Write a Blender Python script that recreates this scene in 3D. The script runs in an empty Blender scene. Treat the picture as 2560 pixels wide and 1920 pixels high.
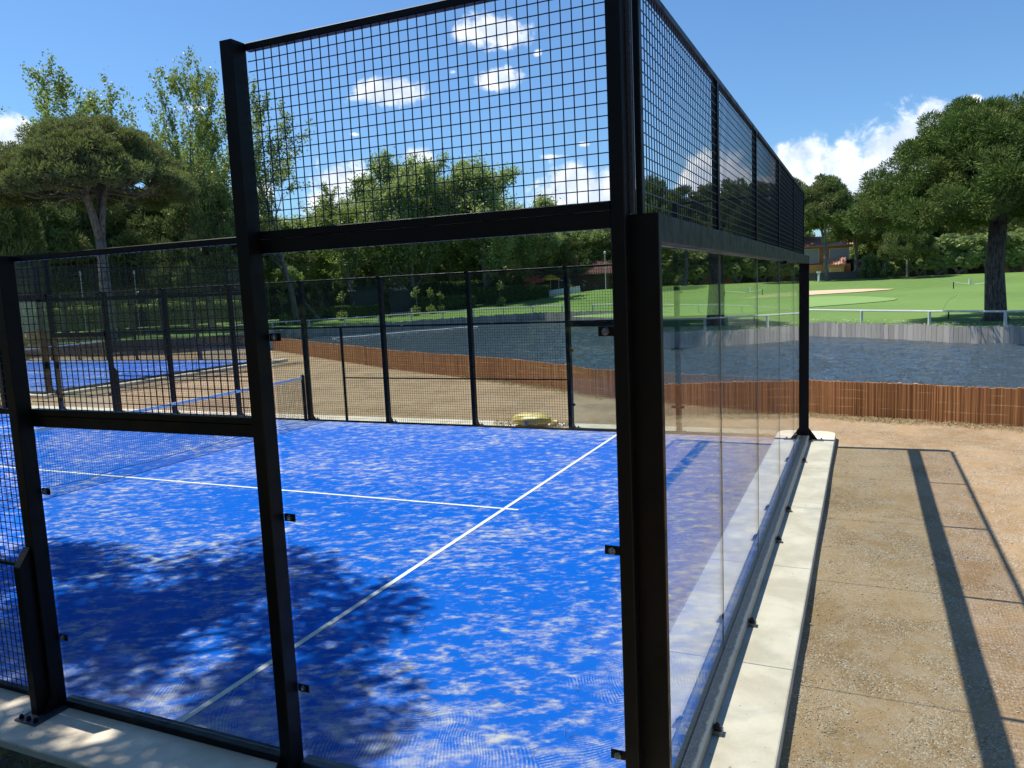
import bpy, math, random
import numpy as np
from mathutils import Vector, Matrix
R_ = math.radians
C = bpy.context.scene.collection
S = bpy.context.scene

# ------------------------------------------------------------------ camera
CAMX, CAMY, CAMZ = -3.3455, -0.9358, 2.6681
FPX = 1954.8
Rm = [[0.40782082, -0.91201285, -0.04375766], [-0.12971975, -0.01043503, -0.99149579], [0.90380029, 0.41002886, -0.1225617]]
cd = bpy.data.cameras.new('camera'); cam = bpy.data.objects.new('camera', cd); C.objects.link(cam)
cd.sensor_width = 36; cd.lens = FPX / 2560 * 36; cd.clip_start = 0.05; cd.clip_end = 3000
M = Matrix.Identity(4)
for i in range(3):
    M[i][0] = Rm[0][i]; M[i][1] = -Rm[1][i]; M[i][2] = -Rm[2][i]
M[0][3], M[1][3], M[2][3] = CAMX, CAMY, CAMZ
cam.matrix_world = M
S.camera = cam

def azel(u, v):                       # direction of a pixel of the 2560x1920 photograph, in degrees
    q = [Rm[0][i] * (u - 1280) / FPX + Rm[1][i] * (v - 960) / FPX + Rm[2][i] for i in range(3)]
    return math.degrees(math.atan2(q[1], q[0])), math.degrees(math.atan2(q[2], math.hypot(q[0], q[1])))
def PD(az, d):                        # point on the ground plan at azimuth / distance from the photographer
    return CAMX + d * math.cos(R_(az)), CAMY + d * math.sin(R_(az))

# ------------------------------------------------------------------ node helper
class NT:
    def __init__(s, nt): s.nt = nt; nt.nodes.clear()
    def n(s, t, **kw):
        o = s.nt.nodes.new(t)
        for k, v in kw.items():
            if k == 'inp':
                for a, b in v.items(): s.put(o, a, b)
            else: setattr(o, k, v)
        return o
    def put(s, o, a, b):
        if isinstance(b, bpy.types.NodeSocket): s.nt.links.new(b, o.inputs[a])
        else:
            if isinstance(b, (tuple, list)) and len(b) == 3 and o.inputs[a].type == 'RGBA': b = (*b, 1)
            o.inputs[a].default_value = b
    def m(s, op, a, b=None, c=None, clamp=False):
        o = s.n('ShaderNodeMath', operation=op, use_clamp=clamp)
        for i, x in enumerate((a, b, c)):
            if x is not None: s.put(o, i, x)
        return o.outputs[0]
    def vm(s, op, a, b=None):
        o = s.n('ShaderNodeVectorMath', operation=op); s.put(o, 0, a)
        if b is not None: s.put(o, 1, b)
        return o.outputs[0]
    def mix(s, f, a, b, bt='MIX'):
        o = s.n('ShaderNodeMix', data_type='RGBA', blend_type=bt)
        s.put(o, 0, f)
        s.put(o, 6, (*a, 1) if isinstance(a, tuple) and len(a) == 3 else a)
        s.put(o, 7, (*b, 1) if isinstance(b, tuple) and len(b) == 3 else b)
        return o.outputs[2]
    def noise(s, vec, scale, detail=4, rough=.55, dist=0, out=0):
        o = s.n('ShaderNodeTexNoise', inp={'Scale': scale, 'Detail': detail, 'Roughness': rough, 'Distortion': dist})
        if vec is not None: s.put(o, 'Vector', vec)
        return o.outputs[out]
    def vor(s, vec, scale, out='Distance', feature='F1'):
        o = s.n('ShaderNodeTexVoronoi', feature=feature, inp={'Scale': scale}); s.put(o, 'Vector', vec)
        return o.outputs[out]
    def ss(s, x, a, b):               # smoothstep
        o = s.n('ShaderNodeMapRange', interpolation_type='SMOOTHSTEP', clamp=True,
                inp={1: a, 2: b, 3: 0.0, 4: 1.0}); s.put(o, 0, x)
        return o.outputs[0]
    def mapv(s, vec, scale=(1, 1, 1), rot=(0, 0, 0), loc=(0, 0, 0)):
        o = s.n('ShaderNodeMapping', inp={'Scale': scale, 'Rotation': rot, 'Location': loc}); s.put(o, 'Vector', vec)
        return o.outputs[0]
    def bump(s, h, strength=.5, dist=.01):
        o = s.n('ShaderNodeBump', inp={'Strength': strength, 'Distance': dist}); s.put(o, 'Height', h)
        return o.outputs[0]
    def obj(s): return s.n('ShaderNodeTexCoord').outputs['Object']
    def pos(s): return s.n('ShaderNodeNewGeometry').outputs['Position']

# ------------------------------------------------------------------ world: sky, clouds; sun
SUN = Vector((0.006, 0.527, 1.0)).normalized()        # towards the sun (from the cast shadows)
sun_el = math.asin(SUN.z)
W = bpy.data.worlds.new('World'); S.world = W; W.use_nodes = True
t = NT(W.node_tree)
sky = t.n('ShaderNodeTexSky', sky_type='NISHITA', sun_disc=False, sun_elevation=sun_el,
          sun_rotation=math.atan2(SUN.x, SUN.y), altitude=0, air_density=1.0, dust_density=0.4, ozone_density=3.0)
dirn = t.n('ShaderNodeTexCoord').outputs['Generated']
sep = t.n('ShaderNodeSeparateXYZ'); t.put(sep, 0, dirn)
azs = t.m('MULTIPLY', t.m('ARCTAN2', sep.outputs[1], sep.outputs[0]), 180 / math.pi)
els = t.m('MULTIPLY', t.m('ARCSINE', sep.outputs[2]), 180 / math.pi)
CLOUDS = [  # pixel boxes of the cumulus in the photograph (u0,v0,u1,v1), weight
 (1150, 38, 1335, 118, 1), (885, 192, 1060, 268, 1), (1190, 165, 1305, 222, .95), (985, 365, 1105, 430, .9),
 (780, 420, 950, 600, 1), (1330, 415, 1540, 560, 1.05), (1420, 440, 1600, 560, .8), (1690, 392, 1870, 520, 1),
 (1930, 350, 2075, 480, 1.1), (2020, 370, 2200, 500, 1.1), (2140, 320, 2260, 480, 1.05), (2200, 285, 2330, 440, 1.05),
 (2280, 248, 2375, 320, .9), (2390, 240, 2460, 270, .8), (1880, 420, 2100, 560, .95), (-60, 303, 100, 380, 1),
 (425, 258, 560, 282, .62), (470, 450, 600, 480, .6), (1335, 380, 1450, 402, .6), (1435, 350, 1485, 370, .6),
 (1115, 170, 1150, 190, .6), (1330, 120, 1360, 145, .6), (860, 328, 912, 344, .6), (1550, 430, 1640, 600, .8),
 (600, 430, 700, 520, .6)]
field = None
for (u0, v0, u1, v1, w) in CLOUDS:
    a, e = azel((u0 + u1) / 2, (v0 + v1) / 2); a0, _ = azel(u0, (v0 + v1) / 2); a1, _ = azel(u1, (v0 + v1) / 2)
    _, e0 = azel((u0 + u1) / 2, v0); _, e1 = azel((u0 + u1) / 2, v1)
    ra, re = abs(a1 - a0) / 2 * 1.12, abs(e1 - e0) / 2 * 1.25
    dx = t.m('DIVIDE', t.m('SUBTRACT', azs, a), ra); dy = t.m('DIVIDE', t.m('SUBTRACT', els, e), re)
    d = t.m('SQRT', t.m('ADD', t.m('MULTIPLY', dx, dx), t.m('MULTIPLY', dy, dy)))
    f = t.m('SUBTRACT', w, d)
    field = f if field is None else t.m('SMOOTH_MAX', field, f, .25)
nz = t.noise(dirn, 24, 12, .64, .25)
nz2 = t.noise(t.mapv(dirn, scale=(1, 1, 1.6)), 9, 6, .6)
# a few more clouds in the part of the sky the photograph does not show
gen = t.m('SUBTRACT', t.m('MULTIPLY', nz2, 3.2), 2.25)
far_side = t.ss(t.m('ABSOLUTE', t.m('SUBTRACT', azs, 24)), 50, 70)
gen = t.m('SUBTRACT', gen, t.m('MULTIPLY', t.m('SUBTRACT', 1.0, far_side), 5))
field = t.m('MAXIMUM', field, gen)
field = t.m('MINIMUM', t.m('MULTIPLY', field, 1.35), .85)
val = t.m('ADD', field, t.m('MULTIPLY', t.m('SUBTRACT', nz, .5), 2.8))
mask = t.m('POWER', t.ss(val, -.08, .62), 1.15)
shade = t.ss(t.m('ADD', t.noise(t.mapv(dirn, loc=(0, 0, .012)), 26, 7, .6, .3), t.m('MULTIPLY', field, .25)), .42, .8)
ccol = t.mix(shade, (9.6, 9.8, 10.0), (5.4, 6.2, 7.6))
skc = t.mix(1.0, sky.outputs[0], (0.63, .87, 1.07), 'MULTIPLY')
col = t.mix(t.m('MULTIPLY', mask, .96), skc, ccol)
bg = t.n('ShaderNodeBackground', inp={'Strength': .105}); t.put(bg, 0, col)
wo = t.n('ShaderNodeOutputWorld'); t.nt.links.new(bg.outputs[0], wo.inputs[0])

sl = bpy.data.lights.new('sun', 'SUN'); sl.energy = 4.7; sl.angle = R_(.55); sl.color = (1, .95, .86)
so = bpy.data.objects.new('sun', sl); C.objects.link(so); so.location = (0, 10, 40)
so.rotation_euler = SUN.to_track_quat('Z', 'Y').to_euler()
S.view_settings.view_transform = 'Standard'; S.view_settings.look = 'None'
S.view_settings.exposure = 0.45; S.view_settings.gamma = 1.0
S.render.engine = 'CYCLES'
S.cycles.max_bounces = 10; S.cycles.transparent_max_bounces = 40; S.cycles.glossy_bounces = 4; S.cycles.diffuse_bounces = 3
S.cycles.caustics_reflective = False; S.cycles.caustics_refractive = False

# ------------------------------------------------------------------ materials
def mat(name):
    m = bpy.data.materials.new(name); m.use_nodes = True; return m, NT(m.node_tree)
def out(t, sh, disp=None):
    o = t.n('ShaderNodeOutputMaterial'); t.nt.links.new(sh, o.inputs[0])
def P(t, **kw):
    o = t.n('ShaderNodeBsdfPrincipled')
    for k, v in kw.items(): t.put(o, k.replace('_', ' '), v)
    return o.outputs[0]
MT = {}
def simple(name, col, rough=.6, var=.15, scale=8, metal=0, bump=0, bscale=60):
    m, t = mat(name); v = t.obj()
    c = t.mix(t.noise(v, scale, 5), tuple(x * (1 - var) for x in col), tuple(min(1, x * (1 + var)) for x in col))
    kw = dict(Base_Color=c, Roughness=rough, Metallic=metal)
    if bump: kw['Normal'] = t.bump(t.noise(v, bscale, 4), bump, .01)
    out(t, P(t, **kw)); MT[name] = m; return m

def m_black():
    m, t = mat('black_powder_coat'); v = t.pos()
    dust = t.ss(t.noise(t.mapv(v, scale=(1, 1, .5)), 160, 4, .7), .62, .74)
    big = t.ss(t.noise(v, 7, 4, .6), .42, .7)
    c = t.mix(t.m('MULTIPLY', dust, t.m('ADD', t.m('MULTIPLY', big, .2), .015)), (.0022, .0025, .0032), (.14, .105, .08))
    out(t, P(t, Base_Color=c, Specular_IOR_Level=.2, Roughness=t.m('ADD', .40, t.m('MULTIPLY', big, .2)), Normal=t.bump(t.noise(v, 400, 2), .08, .002)))
    MT['black'] = m
m_black()
def m_steel():
    m, t = mat('galvanised_channel'); v = t.pos()
    sx_ = t.n('ShaderNodeSeparateXYZ'); t.put(sx_, 0, v)
    wv = t.m('ADD', sx_.outputs[1], t.m('MULTIPLY', t.m('SUBTRACT', t.noise(v, 14, 5, .7), .5), .05))
    n1 = t.ss(wv, -.128, -.112)
    c = t.mix(n1, (.18, .19, .19), (.045, .055, .07))
    c = t.mix(t.m('MULTIPLY', t.ss(t.noise(v, 60, 4, .7), .45, .6), .3), c, (.12, .13, .14))
    c = t.mix(t.m('MULTIPLY', t.ss(t.noise(v, 120, 3, .7), .62, .72), .6), c, (.4, .4, .38))
    out(t, P(t, Base_Color=c, Roughness=.42, Metallic=.35)); MT['steel'] = m
m_steel()
simple('bolt', (.22, .22, .23), .3, .2, 30, .8)
simple('wire', (.004, .006, .012), .35, .1)
simple('seal', (.17, .19, .18), .4, .1)
simple('white_band', (.82, .82, .82), .7, .08, 10)
simple('net_cord', (.02, .022, .028), .8, .1)
def m_glass():
    m, t = mat('tempered_glass')
    lw = t.n('ShaderNodeLayerWeight', inp={'Blend': .5})
    f = t.m('ADD', .024, t.m('MULTIPLY', t.m('POWER', lw.outputs['Facing'], 4.7), .95))
    tr = t.n('ShaderNodeBsdfTransparent', inp={'Color': (.86, .895, .88, 1)})
    gl = t.n('ShaderNodeBsdfGlossy', inp={'Color': (.95, .95, .95, 1), 'Roughness': 0.0})
    df = t.n('ShaderNodeBsdfDiffuse', inp={'Color': (.72, .74, .72, 1)})
    v = t.pos()
    d = t.m('ADD', .0, t.m('MULTIPLY', t.ss(t.noise(v, 1.6, 5, .65), .45, .75), .006))
    d = t.m('ADD', d, t.m('MULTIPLY', t.ss(t.noise(v, 90, 2, .5), .71, .76), .04))
    a = t.n('ShaderNodeMixShader'); t.put(a, 0, d); t.nt.links.new(tr.outputs[0], a.inputs[1]); t.nt.links.new(df.outputs[0], a.inputs[2])
    b = t.n('ShaderNodeMixShader'); t.put(b, 0, f); t.nt.links.new(a.outputs[0], b.inputs[1]); t.nt.links.new(gl.outputs[0], b.inputs[2])
    out(t, b.outputs[0]); MT['glass'] = m
m_glass()
def m_turf():
    m, t = mat('blue_turf_with_sand'); v = t.obj()
    vs = t.n('ShaderNodeSeparateXYZ'); t.put(vs, 0, v); X, Y = vs.outputs[0], vs.outputs[1]
    warp = t.vm('ADD', v, t.vm('MULTIPLY', t.noise(v, 1.1, 2, .5, 0, 1), (.35, .35, 0)))
    vr_ = t.mapv(v, rot=(0, 0, R_(-114)))
    a1 = t.noise(t.mapv(vr_, scale=(.72, 1.08, 1)), 6.3, 8, .68, .0)
    a2 = t.noise(t.mapv(vr_, scale=(.62, 1.15, 1), loc=(3, 7, 0)), 15, 5, .6, .0)
    a = t.m('ADD', t.m('MULTIPLY', a1, .68), t.m('MULTIPLY', a2, .32))
    b = t.noise(v, .55, 3, .5)
    fine = t.noise(v, 170, 3, .7)
    # closer to the walls the sand is thicker
    ex = t.m('MINIMUM', t.m('ABSOLUTE', X), t.m('ABSOLUTE', t.m('SUBTRACT', 10.0, X)))
    ey = t.m('MINIMUM', t.m('ABSOLUTE', Y), t.m('ABSOLUTE', t.m('SUBTRACT', 20.0, Y)))
    e = t.m('ADD', t.m('MINIMUM', ex, ey), t.m('MULTIPLY', t.m('SUBTRACT', t.noise(v, 1.1, 3), .5), 1.6))
    edge = t.m('SUBTRACT', 1.0, t.ss(e, .1, 1.1))
    s = t.m('ADD', a, t.m('MULTIPLY', t.m('SUBTRACT', b, .5), .24))
    s = t.m('ADD', s, t.m('MULTIPLY', edge, .06))
    s = t.m('ADD', s, t.m('MULTIPLY', t.m('SUBTRACT', fine, .5), .14))
    sand = t.m('ADD', t.m('MULTIPLY', t.ss(s, .475, .625), .50), t.m('MULTIPLY', t.ss(s, .56, .69), .42))
    sand = t.m('MULTIPLY', sand, t.m('ADD', .72, t.m('MULTIPLY', t.noise(v, 55, 3, .8), .5)))
    # raked stripes
    w1 = t.n('ShaderNodeTexWave', wave_type='BANDS', bands_direction='X', inp={'Scale': 15.0, 'Distortion': 2.2, 'Detail': 2.0, 'Detail Scale': .35})
    t.put(w1, 'Vector', t.mapv(warp, rot=(0, 0, R_(62))))
    w2 = t.n('ShaderNodeTexWave', wave_type='BANDS', bands_direction='X', inp={'Scale': 13.5, 'Distortion': 3.0, 'Detail': 2.0, 'Detail Scale': .3})
    t.put(w2, 'Vector', t.mapv(warp, rot=(0, 0, R_(-38))))
    sel = t.ss(t.noise(v, .9, 2, .5), .49, .51)
    w = t.m('ADD', t.m('MULTIPLY', w1.outputs[1], sel), t.m('MULTIPLY', w2.outputs[1], t.m('SUBTRACT', 1.0, sel)))
    rk = t.m('MULTIPLY', t.m('MULTIPLY', t.ss(w, .3, .85), t.ss(t.noise(v, 70, 3, .75), .34, .62)), t.ss(t.noise(v, 3.4, 5, .65), .40, .62))
    rmask = t.m('MULTIPLY', t.ss(t.m('ADD', edge, t.m('MULTIPLY', t.noise(v, 1.7, 3), .8)), .75, 1.05), 1.0)
    sand = t.mix(rmask, sand, t.m('ADD', t.m('MULTIPLY', rk, .50), t.m('MULTIPLY', sand, .60)))
    blue = t.mix(fine, (.0002, .068, .38), (.0005, .172, .82))
    sc = t.mix(t.noise(v, 12, 4), (.56, .53, .46), (.74, .70, .58))
    c = t.mix(sand, blue, sc)
    h = t.m('ADD', t.m('MULTIPLY', fine, .6), t.m('MULTIPLY', a, .6))
    out(t, P(t, Base_Color=c, Roughness=.85, Specular_IOR_Level=.1, Normal=t.bump(h, .6, .012))); MT['turf'] = m
m_turf()
def m_line():
    m, t = mat('white_court_line'); v = t.pos()
    c = t.mix(t.ss(t.noise(v, 30, 5, .65), .5, .8), (.80, .79, .72), (.62, .58, .46))
    out(t, P(t, Base_Color=c, Roughness=.85)); MT['line'] = m
m_line()
def m_concrete():
    m, t = mat('cast_concrete'); v = t.pos()
    n1 = t.noise(v, 2.2, 6, .62, .3); n2 = t.noise(v, 40, 4, .6)
    c = t.mix(t.ss(n1, .35, .68), (.57, .485, .36), (.77, .67, .525))
    c = t.mix(t.m('MULTIPLY', t.ss(n2, .35, .7), .25), c, (.62, .58, .50))
    c = t.mix(t.m('MULTIPLY', t.ss(t.noise(v, 1.1, 3, .5, 1.2), .6, .75), .35), c, (.34, .33, .31))
    c = t.mix(t.m('MULTIPLY', t.ss(t.noise(v, 26, 2, .5), .71, .75), .7), c, (.10, .09, .075))
    out(t, P(t, Base_Color=c, Roughness=.85, Normal=t.bump(t.m('ADD', n2, n1), .25, .01))); MT['concrete'] = m
m_concrete()
def m_gravel():
    m, t = mat('compacted_gravel'); v = t.pos()
    vo = t.n('ShaderNodeTexVoronoi', inp={'Scale': 85.0}); t.put(vo, 'Vector', v)
    vr = t.n('ShaderNodeSeparateColor'); t.put(vr, 0, vo.outputs['Color'])
    big = t.noise(v, .7, 5, .6); mid = t.noise(v, 5, 5, .65)
    base = t.mix(t.ss(big, .35, .65), (.27, .170, .078), (.39, .262, .140))
    base = t.mix(t.m('MULTIPLY', t.ss(mid, .4, .65), .4), base, (.42, .34, .25))
    st = t.ss(vr.outputs[0], .62, .98)
    dens = t.ss(t.noise(v, 2.3, 4, .6), .38, .62)
    c = t.mix(t.m('MULTIPLY', st, t.m('ADD', .16, t.m('MULTIPLY', dens, .5))), base, (.60, .54, .42))
    c = t.mix(t.m('MULTIPLY', t.ss(vr.outputs[1], .80, .99), t.m('ADD', .2, t.m('MULTIPLY', dens, .6))), c, (.14, .12, .10))
    c = t.mix(t.m('MULTIPLY', t.ss(t.noise(v, 230, 2, .6), .5, .7), .3), c, (.22, .15, .09))
    h = t.m('ADD', t.m('MULTIPLY', t.m('SUBTRACT', 1.0, vo.outputs['Distance']), t.m('ADD', .3, dens)), t.m('MULTIPLY', t.noise(v, 180, 3), .6))
    out(t, P(t, Base_Color=c, Roughness=.95, Specular_IOR_Level=.2, Normal=t.bump(h, .8, .008))); MT['gravel'] = m
m_gravel()
def m_grass(name, c0, c1, c2, sc=1.0):
    m, t = mat(name); v = t.pos()
    n = t.noise(v, .06 * sc, 4, .55); n2 = t.noise(v, 1.3 * sc, 6, .65); n3 = t.noise(v, 22, 3, .7)
    c = t.mix(t.ss(n, .35, .65), c0, c1)
    c = t.mix(t.m('MULTIPLY', t.ss(n2, .42, .7), .55), c, c2)
    c = t.mix(t.m('MULTIPLY', n3, .35), c, tuple(x * .55 for x in c0))
    out(t, P(t, Base_Color=c, Roughness=.9, Specular_IOR_Level=.2, Normal=t.bump(t.m('ADD', n2, n3), .4, .05))); MT[name] = m
m_grass('fairway', (.115, .21, .048), (.16, .27, .068), (.20, .27, .09))
m_grass('green', (.20, .33, .10), (.23, .36, .12), (.21, .33, .10))
m_grass('rough_grass', (.05, .095, .018), (.09, .15, .025), (.14, .16, .05))
simple('bunker_sand', (.62, .43, .29), .95, .12, 1.2, 0, .3, 6)
def m_soil():
    m, t = mat('soil_with_moss'); v = t.pos()
    c = t.mix(t.ss(t.noise(v, 9, 6, .7), .42, .6), (.055, .045, .030), (.10, .12, .035))
    c = t.mix(t.m('MULTIPLY', t.ss(t.noise(v, 50, 4, .7), .55, .7), .6), c, (.22, .19, .11))
    out(t, P(t, Base_Color=c, Roughness=.95, Normal=t.bump(t.noise(v, 30, 6, .7), .9, .03))); MT['soil'] = m
m_soil()
def m_water():
    m, t = mat('lake_water'); v = t.pos()
    a = t.noise(t.mapv(v, scale=(1, 1.9, 1), rot=(0, 0, R_(30))), 4, 4, .6, .6)
    b = t.noise(t.mapv(v, scale=(1, 1.7, 1), rot=(0, 0, R_(15))), 5, 4, .6, .4)
    h = t.m('ADD', t.m('MULTIPLY', a, 1.0), t.m('MULTIPLY', b, .35))
    out(t, P(t, Base_Color=(.055, .078, .095), Roughness=.04, IOR=1.33, Normal=t.bump(h, 1.0, .12))); MT['water'] = m
m_water()
def m_reed():
    m, t = mat('heather_screen'); uv = t.n('ShaderNodeUVMap').outputs[0]
    a = t.noise(t.mapv(uv, scale=(55, .9, 1)), 1, 3, .6, .2); b = t.noise(t.mapv(uv, scale=(3.2, .6, 1)), 1, 5, .65)
    k = t.noise(t.mapv(uv, scale=(9, 1.4, 1)), 1, 4, .7)
    c = t.mix(t.ss(a, .3, .7), (.22, .090, .032), (.46, .215, .075))
    c = t.mix(t.m('MULTIPLY', t.ss(b, .42, .62), .6), c, (.32, .13, .05))
    c = t.mix(t.m('MULTIPLY', t.ss(k, .64, .74), .75), c, (.09, .06, .055))
    su = t.n('ShaderNodeSeparateXYZ'); t.put(su, 0, uv)
    fr = t.m('FRACT', t.m('ADD', t.m('MULTIPLY', su.outputs[1], 7.0), t.m('MULTIPLY', t.noise(t.mapv(uv, scale=(.8, 0, 1)), 1, 2), .5)))
    wl = t.m('LESS_THAN', t.m('ABSOLUTE', t.m('SUBTRACT', fr, .5)), .045)
    wl = t.m('MULTIPLY', wl, t.ss(t.noise(t.mapv(uv, scale=(2, 5, 1)), 1, 3), .45, .6))
    c = t.mix(t.m('MULTIPLY', wl, .75), c, (.62, .38, .2))
    out(t, P(t, Base_Color=c, Roughness=.8, Normal=t.bump(a, .6, .01))); MT['reed'] = m
m_reed()
def m_plank():
    m, t = mat('weathered_planks'); v = t.pos()
    rnd = t.n('ShaderNodeNewGeometry').outputs['Random Per Island']
    s = t.noise(t.mapv(v, scale=(7, 7, .8)), 2, 5, .6)
    c = t.mix(s, (.20, .185, .165), (.42, .40, .37)); c = t.mix(rnd, c, tuple(x for x in (.27, .26, .25)), 'MIX')
    c = t.mix(t.m('MULTIPLY', t.m('ADD', s, rnd), .5), (.22, .195, .165), (.56, .52, .46))
    out(t, P(t, Base_Color=c, Roughness=.9, Normal=t.bump(s, .5, .02))); MT['plank'] = m
m_plank()
simple('rail_wood', (.55, .56, .55), .6, .2, 3)
simple('yellow_sack', (.70, .54, .16), .4, .15, 6, 0, .4, 14)
simple('blue_label', (.12, .25, .5), .5, .1)
simple('dry_straw', (.42, .33, .18), .9, .3, 20)
simple('needle', (.28, .15, .09), .8, .3, 20)
simple('pebble', (.48, .42, .36), .8, .35, 20)
simple('orange_wall', (.80, .37, .12), .85, .10, 2)
simple('red_wall', (.60, .20, .065), .85, .10, 2)
simple('terracotta', (.55, .29, .20), .8, .25, 5)
simple('shutter', (.42, .40, .40), .7, .1)
simple('cream_wall', (.55, .42, .26), .85, .12, 2)
simple('dark_window', (.02, .022, .025), .15, .1)
simple('white_paint', (.72, .72, .70), .6, .1)
simple('brown_wall', (.085, .055, .035), .95, .3, 3, 0, .5, 8)
simple('brush', (.13, .105, .09), .95, .35, 4, 0, .8, 10)
simple('dark_green_panel', (.012, .035, .028), .6, .2, 3)
simple('shade_net', (.045, .05, .055), .85, .3, 3)
simple('red_cloth', (.45, .03, .035), .7, .1)
simple('yellow_plastic', (.65, .38, .02), .5, .1)
simple('brown_roof', (.11, .045, .035), .8, .25, 3)
simple('car_paint', (.012, .014, .022), .15, .1)
simple('tyre', (.015, .015, .015), .8, .1)
simple('path', (.42, .40, .38), .9, .15, 2)
def m_bark(name, a, b):
    m, t = mat(name); v = t.pos()
    n = t.noise(t.mapv(v, scale=(3.2, 3.2, .7)), 4, 6, .65, .4)
    c = t.mix(t.ss(n, .36, .62), a, b)
    out(t, P(t, Base_Color=c, Roughness=.9, Normal=t.bump(n, 1.0, .08))); MT[name] = m
m_bark('bark_pine', (.03, .025, .022), (.15, .125, .11))
m_bark('bark_grey', (.09, .08, .07), (.26, .235, .21))
def m_leaf(name, a, b, c3, tr=.35):
    nd = name.startswith('needles')
    m, t = mat(name)
    rnd = t.n('ShaderNodeNewGeometry').outputs['Random Per Island']
    v = t.pos()
    c = t.mix(rnd, a, b); c = t.mix(t.m('MULTIPLY', t.ss(t.noise(v, .55, 3), .42, .66), .7), c, c3)
    p = t.n('ShaderNodeBsdfPrincipled', inp={'Roughness': .6 if nd else .42, 'Specular IOR Level': .12 if nd else .45}); t.put(p, 'Base Color', c)
    tl = t.n('ShaderNodeBsdfTranslucent'); t.put(tl, 'Color', t.mix(.5, c, (.30, .38, .05), 'MIX') if tr > .2 else c)
    x = t.n('ShaderNodeMixShader', inp={0: tr}); t.nt.links.new(p.outputs[0], x.inputs[1]); t.nt.links.new(tl.outputs[0], x.inputs[2])
    out(t, x.outputs[0]); MT[name] = m
m_leaf('needles_umbrella', (.095, .12, .055), (.19, .215, .095), (.165, .165, .085), .28)
m_leaf('needles_big', (.055, .105, .025), (.15, .225, .05), (.18, .205, .055), .2)
m_leaf('needles_far', (.09, .13, .04), (.19, .24, .075), (.22, .225, .085), .2)
m_leaf('leaves_poplar', (.14, .20, .05), (.27, .34, .11), (.30, .34, .11), .48)
m_leaf('leaves_broad', (.18, .27, .09), (.40, .48, .24), (.32, .40, .15), .5)
m_leaf('leaves_hedge', (.06, .12, .02), (.13, .22, .04), (.09, .16, .03), .3)
m_leaf('blades', (.05, .07, .015), (.13, .15, .035), (.16, .13, .05), .3)

# ------------------------------------------------------------------ mesh helpers
class MB:
    def __init__(s): s.v = []; s.f = []; s.uv = None
    def add(s, vs, fs):
        b = len(s.v); s.v += [tuple(p) for p in vs]; s.f += [tuple(i + b for i in f) for f in fs]
    def box(s, x0, x1, y0, y1, z0, z1):
        s.bar((x0 + x1) / 2, (y0 + y1) / 2, abs(x1 - x0), abs(y1 - y0), z0, z1, 0)
    def bar(s, cx, cy, w, d, z0, z1, ch=.004):
        s.prism([(cx + a, cy + b) for a, b in rect(w, d, ch)], z0, z1)
    def prism(s, pts, z0, z1):
        n = len(pts)
        s.add([(x, y, z0) for x, y in pts] + [(x, y, z1) for x, y in pts],
              [tuple(range(n))[::-1], tuple(range(n, 2 * n))] + [(i, (i + 1) % n, (i + 1) % n + n, i + n) for i in range(n)])
    def beam(s, p0, p1, w, h, ch=.003):           # bar between two points, section w (horizontal) x h
        p0, p1 = Vector(p0), Vector(p1); d = (p1 - p0).normalized()
        up = Vector((0, 0, 1)) if abs(d.z) < .9 else Vector((1, 0, 0))
        a = d.cross(up).normalized(); b = a.cross(d).normalized()
        sec = rect(w, h, ch); n = len(sec)
        s.add([p0 + a * x + b * y for x, y in sec] + [p1 + a * x + b * y for x, y in sec],
              [tuple(range(n)), tuple(range(n, 2 * n))[::-1]] + [(i + n, (i + 1) % n + n, (i + 1) % n, i) for i in range(n)])
    def tube(s, pts, rad, n=8, cap=True):
        pts = [Vector(p) for p in pts]; rings = []
        ref = Vector((.31, .95, .1))
        for i, p in enumerate(pts):
            d = (pts[min(i + 1, len(pts) - 1)] - pts[max(i - 1, 0)]).normalized()
            a = d.cross(ref)
            if a.length < .15: a = d.cross(Vector((1, 0, 0)))
            a.normalize(); b = d.cross(a)
            r = rad[i] if isinstance(rad, (list, tuple)) else rad
            rings.append([p + (a * math.cos(k * 2 * math.pi / n) + b * math.sin(k * 2 * math.pi / n)) * r for k in range(n)])
        fs = []
        for i in range(len(pts) - 1):
            for k in range(n): fs.append((i * n + k, i * n + (k + 1) % n, (i + 1) * n + (k + 1) % n, (i + 1) * n + k))
        if cap: fs += [tuple(range(n))[::-1], tuple(range((len(pts) - 1) * n, len(pts) * n))]
        s.add([q for r in rings for q in r], fs)
    def build(s, name, m, parent=None, smooth=False):
        me = bpy.data.meshes.new(name); me.from_pydata(s.v, [], s.f); me.update()
        return link(name, me, m, parent, smooth)
def rect(w, d, ch):
    w, d = w / 2, d / 2
    if ch <= 0: return [(-w, -d), (w, -d), (w, d), (-w, d)]
    return [(-w + ch, -d), (w - ch, -d), (w, -d + ch), (w, d - ch), (w - ch, d), (-w + ch, d), (-w, d - ch), (-w, -d + ch)]
def link(name, me, m, parent=None, smooth=False):
    if m is not None: me.materials.append(MT[m] if isinstance(m, str) else m)
    if smooth: me.shade_smooth()
    o = bpy.data.objects.new(name, me); C.objects.link(o)
    if parent is not None: o.parent = parent
    return o
def empty(name, loc=(0, 0, 0), rz=0):
    o = bpy.data.objects.new(name, None); C.objects.link(o); o.location = loc; o.rotation_euler = (0, 0, rz)
    o.empty_display_size = .2; return o
def tag(o, label=None, cat=None, group=None, kind=None):
    if label: o['label'] = label
    if cat: o['category'] = cat
    if group: o['group'] = group
    if kind: o['kind'] = kind
    return o
def copy_tree(o, parent=None):
    c = o.copy(); C.objects.link(c)
    if parent is not None: c.parent = parent
    for ch in [x for x in o.children]: copy_tree(ch, c)
    return c
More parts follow.
